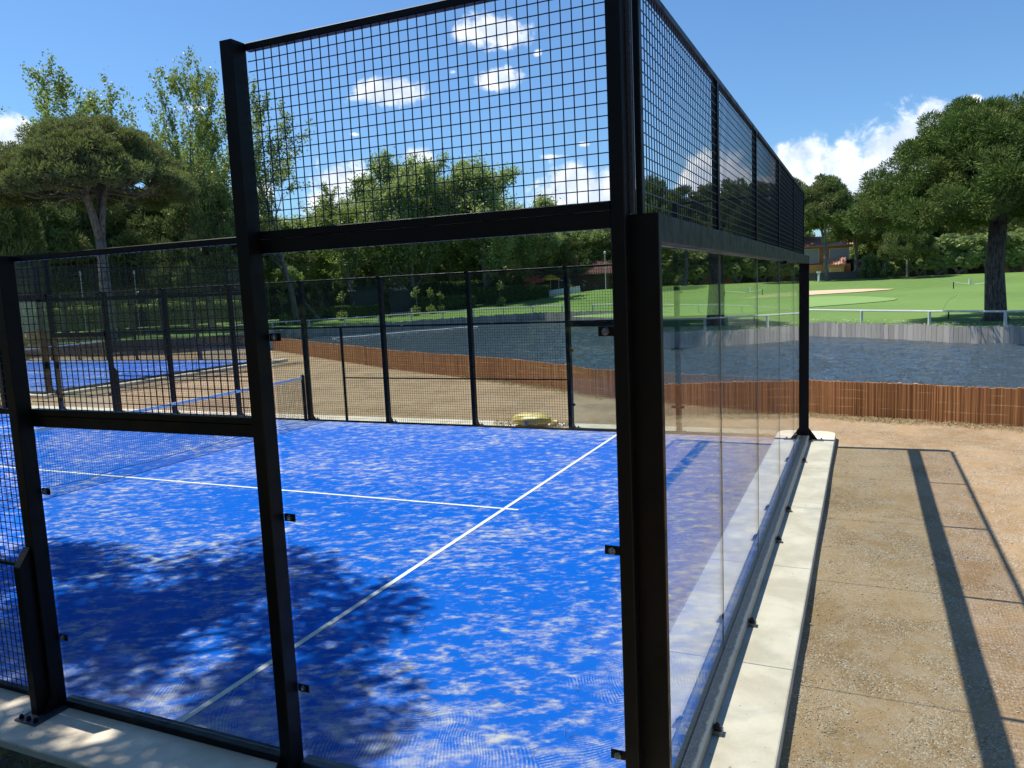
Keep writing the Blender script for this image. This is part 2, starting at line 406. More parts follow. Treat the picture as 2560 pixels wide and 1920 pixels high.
def npmesh(name, V, F, m, parent=None, smooth=False):
    """V (n,3) float array, F (k,4) or (k,3) int array"""
    me = bpy.data.meshes.new(name); k, w = F.shape
    me.vertices.add(len(V)); me.vertices.foreach_set('co', np.asarray(V, np.float32).ravel())
    me.loops.add(k * w); me.loops.foreach_set('vertex_index', np.asarray(F, np.int32).ravel())
    me.polygons.add(k); me.polygons.foreach_set('loop_start', np.arange(0, k * w, w, dtype=np.int32))
    try: me.polygons.foreach_set('loop_total', np.full(k, w, np.int32))
    except Exception: pass
    me.update(calc_edges=True); me.validate()
    return link(name, me, m, parent, smooth)

# ------------------------------------------------------------------ terrain
def interp(x, xs, ys): return float(np.interp(x, xs, ys))
# distances from the photographer by azimuth (degrees)
BANK_AZ = [-40, -25, -14, -8, -5, -1, 3.5, 5.5, 8, 12, 16, 22, 30, 36, 41, 46, 52, 62, 75]
BANK_D =  [50, 44, 41.0, 40.6, 41.5, 44, 46.8, 51, 58, 65, 74, 80, 74, 69, 68, 62, 60, 60, 60]
SHORE = [(6, -34), (9.0, -18), (10.8, -9), (12.15, -3.6), (12.6, -1.9), (12.75, -1.0), (13.05, .1), (14.7, 4.6), (16.1, 6.5), (17.3, 8.4), (18.5, 10.6), (21.0, 15.1), (23.8, 19.3), (29.3, 27.7)]
def bankd(az): return interp(az, BANK_AZ, BANK_D)
CR_AZ = [-60, -20, 10, 18, 24, 32, 80]; CR_H = [1.9, 1.95, 1.95, 1.9, .9, .05, 0]
def gheight(x, y):
    dx, dy = x - CAMX, y - CAMY; d = math.hypot(dx, dy); az = math.degrees(math.atan2(dy, dx))
    if az > 110 or az < -110: return -.12
    H = interp(az, CR_AZ, CR_H); b = bankd(az)
    w = math.sin(x * .11 + 1.3) * math.cos(y * .09) * .12 * min(1, max(0, (d - b) / 12))
    if d > 95: return H + min(4.0, max(0, d - 120) * .03)
    tt = max(0, (d - b) / (95 - b)); 
    return 0.0 + H * (tt ** 1.55) + w * (1 - tt)
def polar(name, az0, az1, naz, f0, f1, zs, m, nr=2, powr=1.0):
    V = []; F = []
    for i in range(naz + 1):
        az = az0 + (az1 - az0) * i / naz; a, b = f0(az), f1(az)
        for j in range(nr + 1):
            d = a + (b - a) * (j / nr) ** powr; x, y = PD(az, d); V.append((x, y, zs(x, y, az, d)))
    for i in range(naz):
        for j in range(nr):
            p = i * (nr + 1) + j; F.append((p, p + nr + 1, p + nr + 2, p + 1))
    me = bpy.data.meshes.new(name); me.from_pydata(V, [], [f[::-1] for f in F]); me.update()
    o = link(name, me, m, None, True); tag(o, kind='structure'); return o
# shore line distance of the gravel side
def shored(az):
    best = 200; c, s = math.cos(R_(az)), math.sin(R_(az))
    for (a, b) in zip(SHORE[:-1], SHORE[1:]):
        ax, ay, bx, by = a[0] - CAMX, a[1] - CAMY, b[0] - CAMX, b[1] - CAMY
        den = (bx - ax) * s - (by - ay) * c
        if abs(den) < 1e-9: continue
        u = (ay * c - ax * s) / den
        u = (ax * s - ay * c) / -den
        if -1e-3 <= u <= 1.001:
            px, py = ax + u * (bx - ax), ay + u * (by - ay); d = px * c + py * s
            if d > 0: best = min(best, d)
    return best
def shore2(az): return min(shored(az), interp(az, [40, 41.5, 43, 50, 60, 75], [60, 43.0, 46, 51, 54, 50])) if az > 41 else min(shored(az), 44)
polar('lawn', -60, 100, 320, lambda a: bankd(a), lambda a: 1500, lambda x, y, az, d: gheight(x, y) - .02, 'fairway', 60, 3.0)
def lake():
    wr = np.random.default_rng(5); az = np.linspace(-40, 70, 800); t_ = np.linspace(0, 1, 330)
    a0 = np.array([max(5, shore2(a) - .3) for a in az]); b0 = np.array([bankd(a) + .3 for a in az])
    D = a0[:, None] * (b0 / a0)[:, None] ** t_[None]
    A = np.radians(az)[:, None]; X = CAMX + D * np.cos(A); Y = CAMY + D * np.sin(A); Z = np.full_like(X, -.75)
    for i in range(34):
        L = wr.uniform(.35, 1.3); th = R_(25) + wr.normal() * .75; k = 2 * math.pi / L; ph = wr.uniform(0, 6.28)
        amp = .0095 * L * wr.uniform(.5, 1.2) * (.75 + .35 * np.sin(X * wr.uniform(.1, .5) + Y * wr.uniform(.1, .5) + ph))
        sh = np.clip(1 - (D / 70.) ** 3 * .5, .3, 1); Z += amp * sh * np.sin(k * (X * math.cos(th) + Y * math.sin(th)) + ph + .6 * np.sin(.7 * X + .9 * Y + ph))
    n, m_ = X.shape; V = np.stack([X, Y, Z], -1).reshape(-1, 3); I = np.arange(n * m_).reshape(n, m_)
    F = np.stack([I[:-1, :-1], I[:-1, 1:], I[1:, 1:], I[1:, :-1]], -1).reshape(-1, 4)[:, ::-1]
    return V, F
# gravel with a bank falling to the water
def gz_(x, y, az, d):
    e = shore2(az)
    return -.10 + .012 * math.sin(x * 1.7) * math.cos(y * 1.3) * (1 if d > 6 else 0) if d <= e + .35 else -1.3
polar('gravel_ground', -62, 85, 294, lambda a: 0.0, lambda a: shore2(a) + 1.0, gz_, 'gravel', 60)
o = MB(); o.prism([(-3.5, -60), (-60, -60), (-60, 90), (-9, 90), (-3.5, 40)][::-1], -.5, -.105)
o.prism([(-3.6, -60), (25, -60), (12, -24), (-3.4, -1.2)], -.5, -.104)
tag(o.build('outer_ground', 'gravel'), kind='structure')
o = MB(); o.prism([(-.50, -1.2), (-.50, 24), (-6, 24), (-6, 1.5), (-2.2, 1.0)][::-1], -.4, -.055)
tag(o.build('soil_strip', 'soil'), kind='structure')
# green and bunkers laid on the lawn
V_, F_ = lake(); _o = npmesh('lake_water', V_, F_, 'water', None, True); tag(_o, kind='structure')
def patch(name, az, d, ra, rd, m, dz=.02, n=40, wob=.12, seed=1):
    rr = random.Random(seed); ph = [rr.uniform(0, 6) for _ in range(4)]
    V = [(0, 0, 0)]; cx, cy = PD(az, d); V = []
    ux, uy = -math.sin(R_(az)), math.cos(R_(az)); vx, vy = math.cos(R_(az)), math.sin(R_(az))
    rings = 6
    for k in range(rings + 1):
        for i in range(n):
            a = 2 * math.pi * i / n; w = 1 + wob * math.sin(2 * a + ph[0]) + wob * .6 * math.sin(3 * a + ph[1]) + wob * .3 * math.sin(7 * a + ph[2])
            r = k / rings * w; x = cx + ux * ra * r * math.cos(a) + vx * rd * r * math.sin(a); y = cy + uy * ra * r * math.cos(a) + vy * rd * r * math.sin(a)
            V.append((x, y, gheight(x, y) + dz))
    F = [(k * n + i, k * n + (i + 1) % n, (k + 1) * n + (i + 1) % n, (k + 1) * n + i) for k in range(rings) for i in range(n)]
    me = bpy.data.meshes.new(name); me.from_pydata(V, [], F); me.update()
    return tag(link(name, me, m, None, True), kind='structure')
patch('putting_green', 9.0, 66, 11, 8, 'green', .02, 48, .1, 3)
patch('sand_bunker', 3.2, 77, 6.4, 2.6, 'bunker_sand', .035, 48, .12, 5)

# ------------------------------------------------------------------ courts
def court(ox, oy, near):
    """one padel court, lower-left inner corner at ox, oy; long axis along +y"""
    def G(x, y, z=0): return (ox + x, oy + y, z)
    which = 'near court' if near else 'second court behind'
    # --- ground
    tf = MB(); tf.prism([G(-.02, -.05)[:2], G(10.02, -.05)[:2], G(10.02, 20.05)[:2], G(-.02, 20.05)[:2]], -.3, .006)
    me = bpy.data.meshes.new('court_turf'); me.from_pydata([(x - ox, y - oy, z) for x, y, z in tf.v], [], tf.f)
    o = link('court_turf', me, 'turf'); o.location = (ox, oy, 0); tag(o, kind='structure')
    def kerb(pts, nm='concrete_kerb'):
        k = MB(); k.prism([G(*p)[:2] for p in pts], -.35, 0.0); o = k.build(nm, 'concrete'); tag(o, kind='structure')
        b = o.modifiers.new('b', 'BEVEL'); b.width = .012; b.segments = 2
    def arc(cx, cy, r, a0, a1, n=6): return [(cx + r * math.cos(R_(a0 + (a1 - a0) * i / n)), cy + r * math.sin(R_(a0 + (a1 - a0) * i / n))) for i in range(n + 1)]
    kerb([(-.51, -.053), (-.51, -.52), (10.6, -.52)] + arc(10.6, -.32, .2, -90, 0)[1:] + [(10.8, -.053)])
    kerb([(10.8, 20.053), (10.8, 20.52), (-.51, 20.52), (-.51, 20.053)])
    kerb([(-.51, -.05), (-.023, -.05), (-.023, 20.05), (-.51, 20.05)])
    kerb([(10.023, -.05), (10.023 + (.75 if near else .5), -.05), (10.023 + (.75 if near else .5), 20.05), (10.023, 20.05)])
    ln = MB()
    for (x0, x1, y0, y1) in ((0.02, 9.98, 3.0, 3.05), (0.02, 9.98, 16.95, 17.0), (4.975, 5.025, 2.84, 3.0), (4.975, 5.025, 3.05, 16.95), (4.975, 5.025, 17.0, 17.2)):
        a, b = G(x0, y0), G(x1, y1); ln.add([(a[0], a[1], .010), (b[0], a[1], .010), (b[0], b[1], .010), (a[0], b[1], .010)], [(0, 1, 2, 3)])
    tag(ln.build('court_lines', 'line'), kind='structure')

    TOP = 3.96
    def wires(mb, f, s0, s1, z0, z1, n, r=.0021, sp=.05):
        """grid of welded wires; f(s,n,z)->xyz"""
        def rod(a, b):
            a = Vector(a); b = Vector(b); d = (b - a).normalized(); up = Vector((0, 0, 1)) if abs(d.z) < .5 else Vector((1, 0, 0))
            p = d.cross(up).normalized() * r; q = d.cross(p).normalized() * r
            mb.add([a + p + q, a - p + q, a - p - q, a + p - q, b + p + q, b - p + q, b - p - q, b + p - q],
                   [(0, 1, 5, 4), (1, 2, 6, 5), (2, 3, 7, 6), (3, 0, 4, 7)])
        k = int(round((s1 - s0) / sp)); 
        for i in range(1, k): rod(f(s0 + (s1 - s0) * i / k, n, z0), f(s0 + (s1 - s0) * i / k, n, z1))
        k = int(round((z1 - z0) / sp))
        for i in range(1, k): rod(f(s0, n + .004, z0 + (z1 - z0) * i / k), f(s1, n + .004, z0 + (z1 - z0) * i / k))
    def hbar(mb, f, s0, s1, n0, n1, z0, z1):
        a, b = Vector(f(s0, (n0 + n1) / 2, (z0 + z1) / 2)), Vector(f(s1, (n0 + n1) / 2, (z0 + z1) / 2))
        mb.beam(a, b, abs(n1 - n0), z1 - z0, .0035)
    def vbar(mb, f, sc, w, n0, n1, z0, z1, ch=.004):
        pts = [(-w / 2 + ch, n0), (w / 2 - ch, n0), (w / 2, n0 + ch), (w / 2, n1 - ch), (w / 2 - ch, n1), (-w / 2 + ch, n1), (-w / 2, n1 - ch), (-w / 2, n0 + ch)]
        P_ = [f(sc + a, b, 0)[:2] for a, b in pts]
        ar = sum(P_[i][0] * P_[(i + 1) % 8][1] - P_[(i + 1) % 8][0] * P_[i][1] for i in range(8))
        mb.prism(P_ if ar > 0 else P_[::-1], z0, z1)
    def bolt(mb, c, axis, r=.011, l=.02):
        c = Vector(c); a = Vector(axis); mb.tube([c, c + a * l * .6, c + a * l * .62, c + a * l], [r * 1.35, r * 1.35, r, r * .55], 8)
    def clamp(root, f, fv, s, n, z, w=.036):
        """small glass clamp plate with a dome bolt"""
        a = MB(); p = [f(s - w, n, z - .021), f(s + w, n, z - .021), f(s + w, n, z + .021), f(s - w, n, z + .021)]
        q = [f(s - w, n + .007, z - .021), f(s + w, n + .007, z - .021), f(s + w, n + .007, z + .021), f(s - w, n + .007, z + .021)]
        a.add(p + q, [(0, 3, 2, 1), (4, 5, 6, 7), (0, 1, 5, 4), (1, 2, 6, 5), (2, 3, 7, 6), (3, 0, 4, 7)])
        o = a.build('glass_clamp', 'black', root)
        b = MB(); bolt(b, f(s, n + .007, z), Vector(fv), .013, .022); b.build('bolt', 'bolt', o)

    # --- side fences
    def side(f, fv, label, cat='fence'):
        root = empty('side_fence', f(10, 0, 0)); base = root.location.copy()
        parts = []
        def B(mb, name, m, par=root):
            mb.v = [(x - base[0], y - base[1], z - base[2]) for x, y, z in mb.v]
            return mb.build(name, m, par)
        g = lambda s, n, z: f(s, n, z)
        deep = (4, 16)
        for s in range(2, 20, 2):
            top = TOP if s in (2, 18) else 3.0
            p = MB(); vbar(p, g, s, .08, .065, .17, 0.0, top); po = B(p, 'post', 'black')
            if s in deep:
                q = MB(); 
                ss = s + (.02 if s == 4 else -.02)
                V = [g(ss - .03, .172, 0.0), g(ss - .03, .255, 0.0), g(ss - .03, .255, 1.02), g(ss - .03, .172, 1.13)]; V2 = [g(ss + .03, .172, 0.0), g(ss + .03, .255, 0.0), g(ss + .03, .255, 1.02), g(ss + .03, .172, 1.13)]
                q.add(V + V2, [(0, 1, 2, 3), (7, 6, 5, 4), (0, 4, 5, 1), (1, 5, 6, 2), (2, 6, 7, 3), (3, 7, 4, 0)]); B(q, 'brace', 'black', po)
            e = .34 if s in deep else .29
            bp = MB(); a, b = g(s - .1, .06, 0), g(s + .1, e, 0); bp.box(min(a[0], b[0]), max(a[0], b[0]), min(a[1], b[1]), max(a[1], b[1]), .001, .012); B(bp, 'base_plate', 'steel', po)
            for sg in (-1, 1):
                fl = MB()
                V = [g(s + sg * .041, .168, .012), g(s + sg * .041, .24, .012), g(s + sg * .041, .168, .12)]; V2 = [g(s + sg * .035, .168, .012), g(s + sg * .035, .24, .012), g(s + sg * .035, .168, .12)]
                fl.add(V + V2, [(0, 1, 2), (5, 4, 3), (0, 3, 4, 1), (1, 4, 5, 2), (2, 5, 3, 0)]); B(fl, 'gusset', 'black', po)
            for ds in (-.07, 0, .07):
                bt = MB(); bolt(bt, g(s + ds, e - .03, .012), (0, 0, 1), .011, .028); B(bt, 'bolt', 'black', po)
        # corner posts
        for s in (0, 20):
            p = MB(); vbar(p, g, s + (.022 if s == 0 else -.022), .064, -.006, .08, 0, TOP); B(p, 'corner_post', 'black')
        # end bays with glass
        for (a, b, gt, mt, bay) in ((0, 2, 2.93, TOP, 0), (2, 4, 1.94, 3.0, 1), (16, 18, 1.94, 3.0, 1), (18, 20, 2.93, TOP, 0)):
            lo = a + (.056 if a == 0 else .04); hi = b - (.056 if b == 20 else .04)
            zl = gt + .002
            r1 = MB(); hbar(r1, g, lo, hi, .03, .085, gt + .045, gt + .085); B(r1, 'rail', 'black')
            r2 = MB(); hbar(r2, g, lo, hi, .045, .075, gt - .03, gt + .043); B(r2, 'glass_rail', 'black')
            r3 = MB(); hbar(r3, g, lo, hi, .035, .08, mt - .036, mt); B(r3, 'top_rail', 'black')
            w = MB(); wires(w, g, lo, hi, gt + .085, mt - .036, .055); B(w, 'mesh_panel', 'wire')
            gl = MB(); p0, p1 = g(lo + .004, .048, 0), g(hi - .004, .058, 0)
            gl.box(min(p0[0], p1[0]), max(p0[0], p1[0]), min(p0[1], p1[1]), max(p0[1], p1[1]), .05, gt - .032); B(gl, 'glass_panel', 'glass')
            br = MB(); hbar(br, g, lo, hi, .02, .10, .002, .048); B(br, 'base_rail', 'steel' if bay == 0 else 'black')
            zs = (.48, 1.47, 2.46) if gt > 2.5 else (.48, 1.48)
            for z in zs:
                for s_ in (lo + .035, hi - .035):
                    def loc(s__, n__, z__): 
                        q = f(s__, n__, z__); return (q[0] - base[0], q[1] - base[1], q[2] - base[2])
                    clamp(root, loc, fv, s_, .0585, z)
        # mesh bays
        for a in range(4, 16, 2):
            b = a + 2; lo, hi = a + .04, b - .04
            r3 = MB(); hbar(r3, g, lo, hi, .035, .075, 2.964, 3.0); B(r3, 'top_rail', 'black')
            r4 = MB(); hbar(r4, g, lo, hi, .035, .075, 1.985, 2.02); B(r4, 'middle_rail', 'black')
            gate = a in (8, 10)
            if gate:
                sg = 9.0 if a == 8 else 11.0
                p = MB(); vbar(p, g, sg, .045, .035, .075, .0, 1.985); B(p, 'gate_post', 'black')
                lo2, hi2 = (lo, sg - .03) if a == 8 else (sg + .03, hi)
            else: lo2, hi2 = lo, hi
            r5 = MB(); hbar(r5, g, lo2, hi2, .04, .07, .93, .955); B(r5, 'middle_rail', 'black')
            r6 = MB(); hbar(r6, g, lo, hi, .035, .085, .002, .035); B(r6, 'base_rail', 'black')
            w = MB(); wires(w, g, lo, hi, 2.02, 2.964, .055); B(w, 'mesh_panel', 'wire')
            w = MB(); wires(w, g, lo, hi, .035, 1.985, .055); B(w, 'mesh_panel', 'wire')
        tag(root, label, cat)
        return root
    if near:
        side(lambda s, n, z: G(-n, s, z), (-1, 0, 0), 'black steel side fence nearest the photographer, glass bays and wire mesh', 'fence')
        side(lambda s, n, z: G(10 + n, s, z), (1, 0, 0), 'black mesh side fence on the far, lake side of the near blue court', 'fence')
    else:
        side(lambda s, n, z: G(-n, s, z), (-1, 0, 0), 'near side fence of the second blue court, glimpsed at the left edge', 'fence')
        side(lambda s, n, z: G(10 + n, s, z), (1, 0, 0), 'distant row of posts and mesh on the far side of the second court', 'fence')

    # --- end walls of glass
    def end(f, fv, label):
        root = empty('glass_wall', f(5, 0, 0)); base = root.location.copy()
        def B(mb, name, m, par=root):
            mb.v = [(x - base[0], y - base[1], z - base[2]) for x, y, z in mb.v]
            return mb.build(name, m, par)
        def loc(s__, n__, z__):
            q = f(s__, n__, z__); return (q[0] - base[0], q[1] - base[1], q[2] - base[2])
        g = f
        bm = MB(); hbar(bm, g, .052, 9.948, .012, .132, 2.835, 2.955); B(bm, 'beam', 'black')
        tr = MB(); hbar(tr, g, .072, 9.928, .022, .058, TOP - .036, TOP); B(tr, 'top_rail', 'black')
        for s, sg in ((0, 1), (10, -1)):
            p = MB(); vbar(p, g, s + sg * .026, .050, .003, .134, 0, 2.957); po = B(p, 'post', 'black')
            p = MB(); vbar(p, g, s + sg * .014, .026, .002, .032, 2.96, TOP); B(p, 'corner_strip', 'steel')
            p = MB(); vbar(p, g, s + sg * .050, .044, .030, .060, 2.96, TOP); B(p, 'frame_post', 'black')
            fl = MB(); 
            for ds in (0,):
                V = [g(s + sg * .02, .134, .012), g(s + sg * .02, .27, .012), g(s + sg * .02, .134, .20)]; V2 = [g(s + sg * .03, .134, .012), g(s + sg * .03, .27, .012), g(s + sg * .03, .134, .20)]
                fl.add(V + V2, [(0, 1, 2), (5, 4, 3), (0, 3, 4, 1), (1, 4, 5, 2), (2, 5, 3, 0)])
            B(fl, 'gusset', 'black', po)
            bp = MB(); a, b = g(s - sg * .02, .135, 0), g(s + sg * .10, .36, 0); bp.box(min(a[0], b[0]), max(a[0], b[0]), min(a[1], b[1]), max(a[1], b[1]), .001, .012); B(bp, 'base_plate', 'steel', po)
            for ds in (.0, .07):
                bt = MB(); bolt(bt, g(s + sg * ds, .325, .012), (0, 0, 1), .011, .028); B(bt, 'bolt', 'bolt', po)
        ch = MB(); hbar(ch, g, .056, 9.944, .062, .147, .012, .078); hbar(ch, g, .056, 9.944, .018, .048, .010, .060); B(ch, 'base_channel', 'steel')
        for i in range(5):
            a, b = 2 * i, 2 * i + 2
            lo = .056 if i == 0 else a + .004; hi = 9.944 if i == 4 else b - .004
            gl = MB(); p0, p1 = g(lo, .0495, 0), g(hi, .0595, 0)
            gl.box(min(p0[0], p1[0]), max(p0[0], p1[0]), min(p0[1], p1[1]), max(p0[1], p1[1]), .05, 2.833); B(gl, 'glass_panel', 'glass')
            l2 = .072 if i == 0 else a + .022; h2 = 9.928 if i == 4 else b - .022
            w = MB(); wires(w, g, l2, h2, 2.957, TOP - .036, .045); B(w, 'mesh_panel', 'wire')
            if i:
                p = MB(); vbar(p, g, a, .042, .018, .060, 2.957, TOP - .037); B(p, 'frame_post', 'black')
                se = MB(); vbar(se, g, a, .0078, .048, .0610, .08, 2.83, .001); B(se, 'joint_seal', 'seal')
        for s in [.3, 1.95, 2.06, 3.95, 4.06, 5.95, 6.06, 7.95, 8.06, 9.7] if not near else [1.06, 2.62, 4.68, 5.80, 8.35, 9.84]:
            k = MB(); a, b = loc(s - .032, .148, .0), loc(s + .032, .20, 0)
            k.box(min(a[0], b[0]), max(a[0], b[0]), min(a[1], b[1]), max(a[1], b[1]), .002, .030); o = k.build('floor_clamp', 'steel', root)
            for (dn, ds, z) in ((.168, .014, .030), (.175, -.014, .030)):
                bt = MB(); bolt(bt, loc(s + ds, dn, z), (0, 0, 1), .014, .03); bt.build('bolt', 'black', o)
        # small clip under the beam
        k = MB(); a, b = loc(6.42, .06, 0), loc(6.62, .1, 0); k.box(min(a[0], b[0]), max(a[0], b[0]), min(a[1], b[1]), max(a[1], b[1]), 2.80, 2.834); k.build('glass_clip', 'black', root)
        tag(root, label, 'wall'); return root
    if near:
        end(lambda s, n, z: G(s, -n, z), (0, -1, 0), 'glass end wall with mesh on top, running away from the corner post to the right')
        end(lambda s, n, z: G(s, 20 + n, z), (0, 1, 0), 'opposite glass end wall of the near court, beyond the net')
    else:
        end(lambda s, n, z: G(s, -n, z), (0, -1, 0), 'glass end wall of the second court, facing the near court')
        end(lambda s, n, z: G(s, 20 + n, z), (0, 1, 0), 'rearmost glass end wall of the second court')

    # --- net
    root = empty('court_net', G(5, 10, 0))
    tag(root, 'black net with white top band across the near court' if near else 'distant net with white top band across the second court', 'net')
    def zt(x): return .88 + .04 * ((x) / 5) ** 2
    bd = MB(); xs = np.linspace(-4.92, 4.92, 41)
    for a, b in zip(xs[:-1], xs[1:]):
        bd.add([(a, -.006, zt(a)), (b, -.006, zt(b)), (b, -.006, zt(b) + .055), (a, -.006, zt(a) + .055), (a, .006, zt(a)), (b, .006, zt(b)), (b, .006, zt(b) + .055), (a, .006, zt(a) + .055)],
               [(0, 1, 2, 3), (7, 6, 5, 4), (3, 2, 6, 7), (0, 4, 5, 1)])
    bd.build('top_band', 'white_band', root)
    st = MB(); st.tube([(x_, .012 * math.sin(x_ * 3), .03 + .012 * math.sin(x_ * 5)) for x_ in np.linspace(-4.9, 4.9, 40)], .004, 5); st.build('bottom_cord', 'net_cord', root)
    w = MB()
    sp = .04 if near else .08; r = .0016
    def rod(a, b):
        a = Vector(a); b = Vector(b); d = (b - a).normalized(); up = Vector((0, 1, 0)); p = d.cross(up).normalized() * r; q = up * r
        w.add([a + p + q, a - p + q, a - p - q, a + p - q, b + p + q, b - p + q, b - p - q, b + p - q], [(0, 1, 5, 4), (1, 2, 6, 5), (2, 3, 7, 6), (3, 0, 4, 7)])
    x = -4.9
    while x < 4.9:
        pts = [(x + .01 * math.sin(z * 9 + x * 2), .012 * math.sin(x * 3 + z * 4) * (1 - z), z) for z in (.03 + .012 * math.sin(x * 5), .2, .45, zt(x))]
        for a, b in zip(pts[:-1], pts[1:]): rod(a, b)
        x += sp
    z = .04
    while z < .90:
        pts = [(q, .012 * math.sin(q * 3 + z * 4) * (1 - z), z * zt(q) / .9 + .01 * math.sin(q * 5) * (1 - z)) for q in np.linspace(-4.9, 4.9, 30)]
        for a, b in zip(pts[:-1], pts[1:]): rod(a, b)
        z += sp
    w.build('netting', 'net_cord', root)
    for sg in (-1, 1):
        p = MB(); p.bar(sg * 4.955, 0, .05, .06, .006, 1.0); po = p.build('net_post', 'black', root)
        c = MB(); c.tube([(sg * 4.955, 0, 1.0), (sg * 4.955, 0, 1.02)], .02, 10); c.build('cap', 'bolt', po)
court(0, 0, True)
court(13.0, 22.55, False)

# ------------------------------------------------------------------ plants
rng = np.random.default_rng(11)
def quads(cent, dirv, up, ln, wd):
    """leaf quads: centre, long axis, side axis, half sizes"""
    n = len(cent); a = dirv * ln[:, None]; b = up * wd[:, None]
    V = np.empty((n, 4, 3)); V[:, 0] = cent - a * .9 - b * .5; V[:, 1] = cent - a * .1 + b; V[:, 2] = cent + a; V[:, 3] = cent - a * .1 - b
    V[:, 0] = cent - a
    return V.reshape(-1, 3), np.arange(n * 4).reshape(n, 4)
def rdir(n):
    v = rng.normal(size=(n, 3)); return v / np.linalg.norm(v, axis=1)[:, None]
def norm(v): return v / (np.linalg.norm(v, axis=-1, keepdims=True) + 1e-9)
def foliage(centres, radii, per, ln, wd, out_bias=.8, flat=.75):
    cs = []; ds = []
    for c, r in zip(centres, radii):
        k = max(4, int(per * r * r)); d = rdir(k); rad = r * rng.uniform(.08, 1.0, k) ** .33
        p = d * rad[:, None]; p[:, 2] *= flat
        cs.append(np.array(c) + p); ds.append(norm(d * out_bias + rdir(k) * .6 + np.array([0, 0, .25])))
    c = np.concatenate(cs); d = np.concatenate(ds); n = len(c)
    s = norm(np.cross(d, rdir(n)))
    return quads(c, d, s, ln * rng.uniform(.6, 1.35, n), wd * rng.uniform(.6, 1.3, n))
def umbrella(seed, R, z0, z1, trunk_r, fork, per=230, ln=.15, wd=.035, nclump=200, fill=.55, trunk_mat='bark_grey', leaf='needles_umbrella', lean=(0, 0), low=0.0, cr=(.55, .95), forks=3, hemi=1.9):
    """stone pine: flat dome of needle clumps carried by forking limbs. local coords, base at 0"""
    rr = random.Random(seed); cl = []; rad = []
    while len(cl) < nclump:
        a = rr.uniform(0, 2 * math.pi); q = math.sqrt(rr.random())
        r = R * q * (1 + .08 * math.sin(3 * a + seed) + .05 * math.sin(5 * a))
        top = z1 - (z1 - z0) * (q ** hemi) * .85
        thick = (z1 - z0) * (fill * (1 - q * .5) + low * q)
        z = max(top - rr.random() ** 1.6 * thick, z0 + .3 + rr.random() * .5)
        k = rr.uniform(*cr); cl.append((lean[0] + r * math.cos(a), lean[1] + r * math.sin(a), z - k * .5)); rad.append(k)
    V, F = foliage(cl, rad, per, ln, wd)
    root = empty('pine_tree')
    npmesh('crown', V, F, leaf, root)
    tb = MB(); fk = Vector((lean[0] * .5, lean[1] * .5, fork))
    tb.tube([(0, 0, -.3), (0, 0, .15), fk * .5 + Vector((.1, .05, 0)), fk], [trunk_r * 1.5, trunk_r * 1.12, trunk_r * .95, trunk_r * .85], 12)
    mains = []
    for i in range(forks):
        a = 2 * math.pi * i / forks + rr.uniform(-.4, .4); q = rr.uniform(.18, .35)
        e = Vector((lean[0] + R * q * math.cos(a), lean[1] + R * q * math.sin(a), z0 + (z1 - z0) * .35))
        mid = fk.lerp(e, .5) + Vector((rr.uniform(-.3, .3), rr.uniform(-.3, .3), rr.uniform(0, .5)))
        tb.tube([fk + Vector((0, 0, -.3)), fk.lerp(mid, .5), mid, e], [trunk_r * .7, trunk_r * .6, trunk_r * .48, trunk_r * .3], 8); mains.append((fk, mid, e))
    idx = list(range(nclump)); rr.shuffle(idx)
    for i in idx[:int(min(nclump, 75))]:
        c = Vector(cl[i]); m = min(mains, key=lambda m: (m[2] - c).length)
        st = m[1].lerp(m[2], rr.uniform(0, 1)); mid = st.lerp(c, .5) + Vector((rr.uniform(-.2, .2), rr.uniform(-.2, .2), -.12 * (c - st).length))
        tb.tube([st, mid, c], [trunk_r * .22, trunk_r * .15, trunk_r * .05], 5)
    tb.build('trunk', trunk_mat, root, True)
    return root
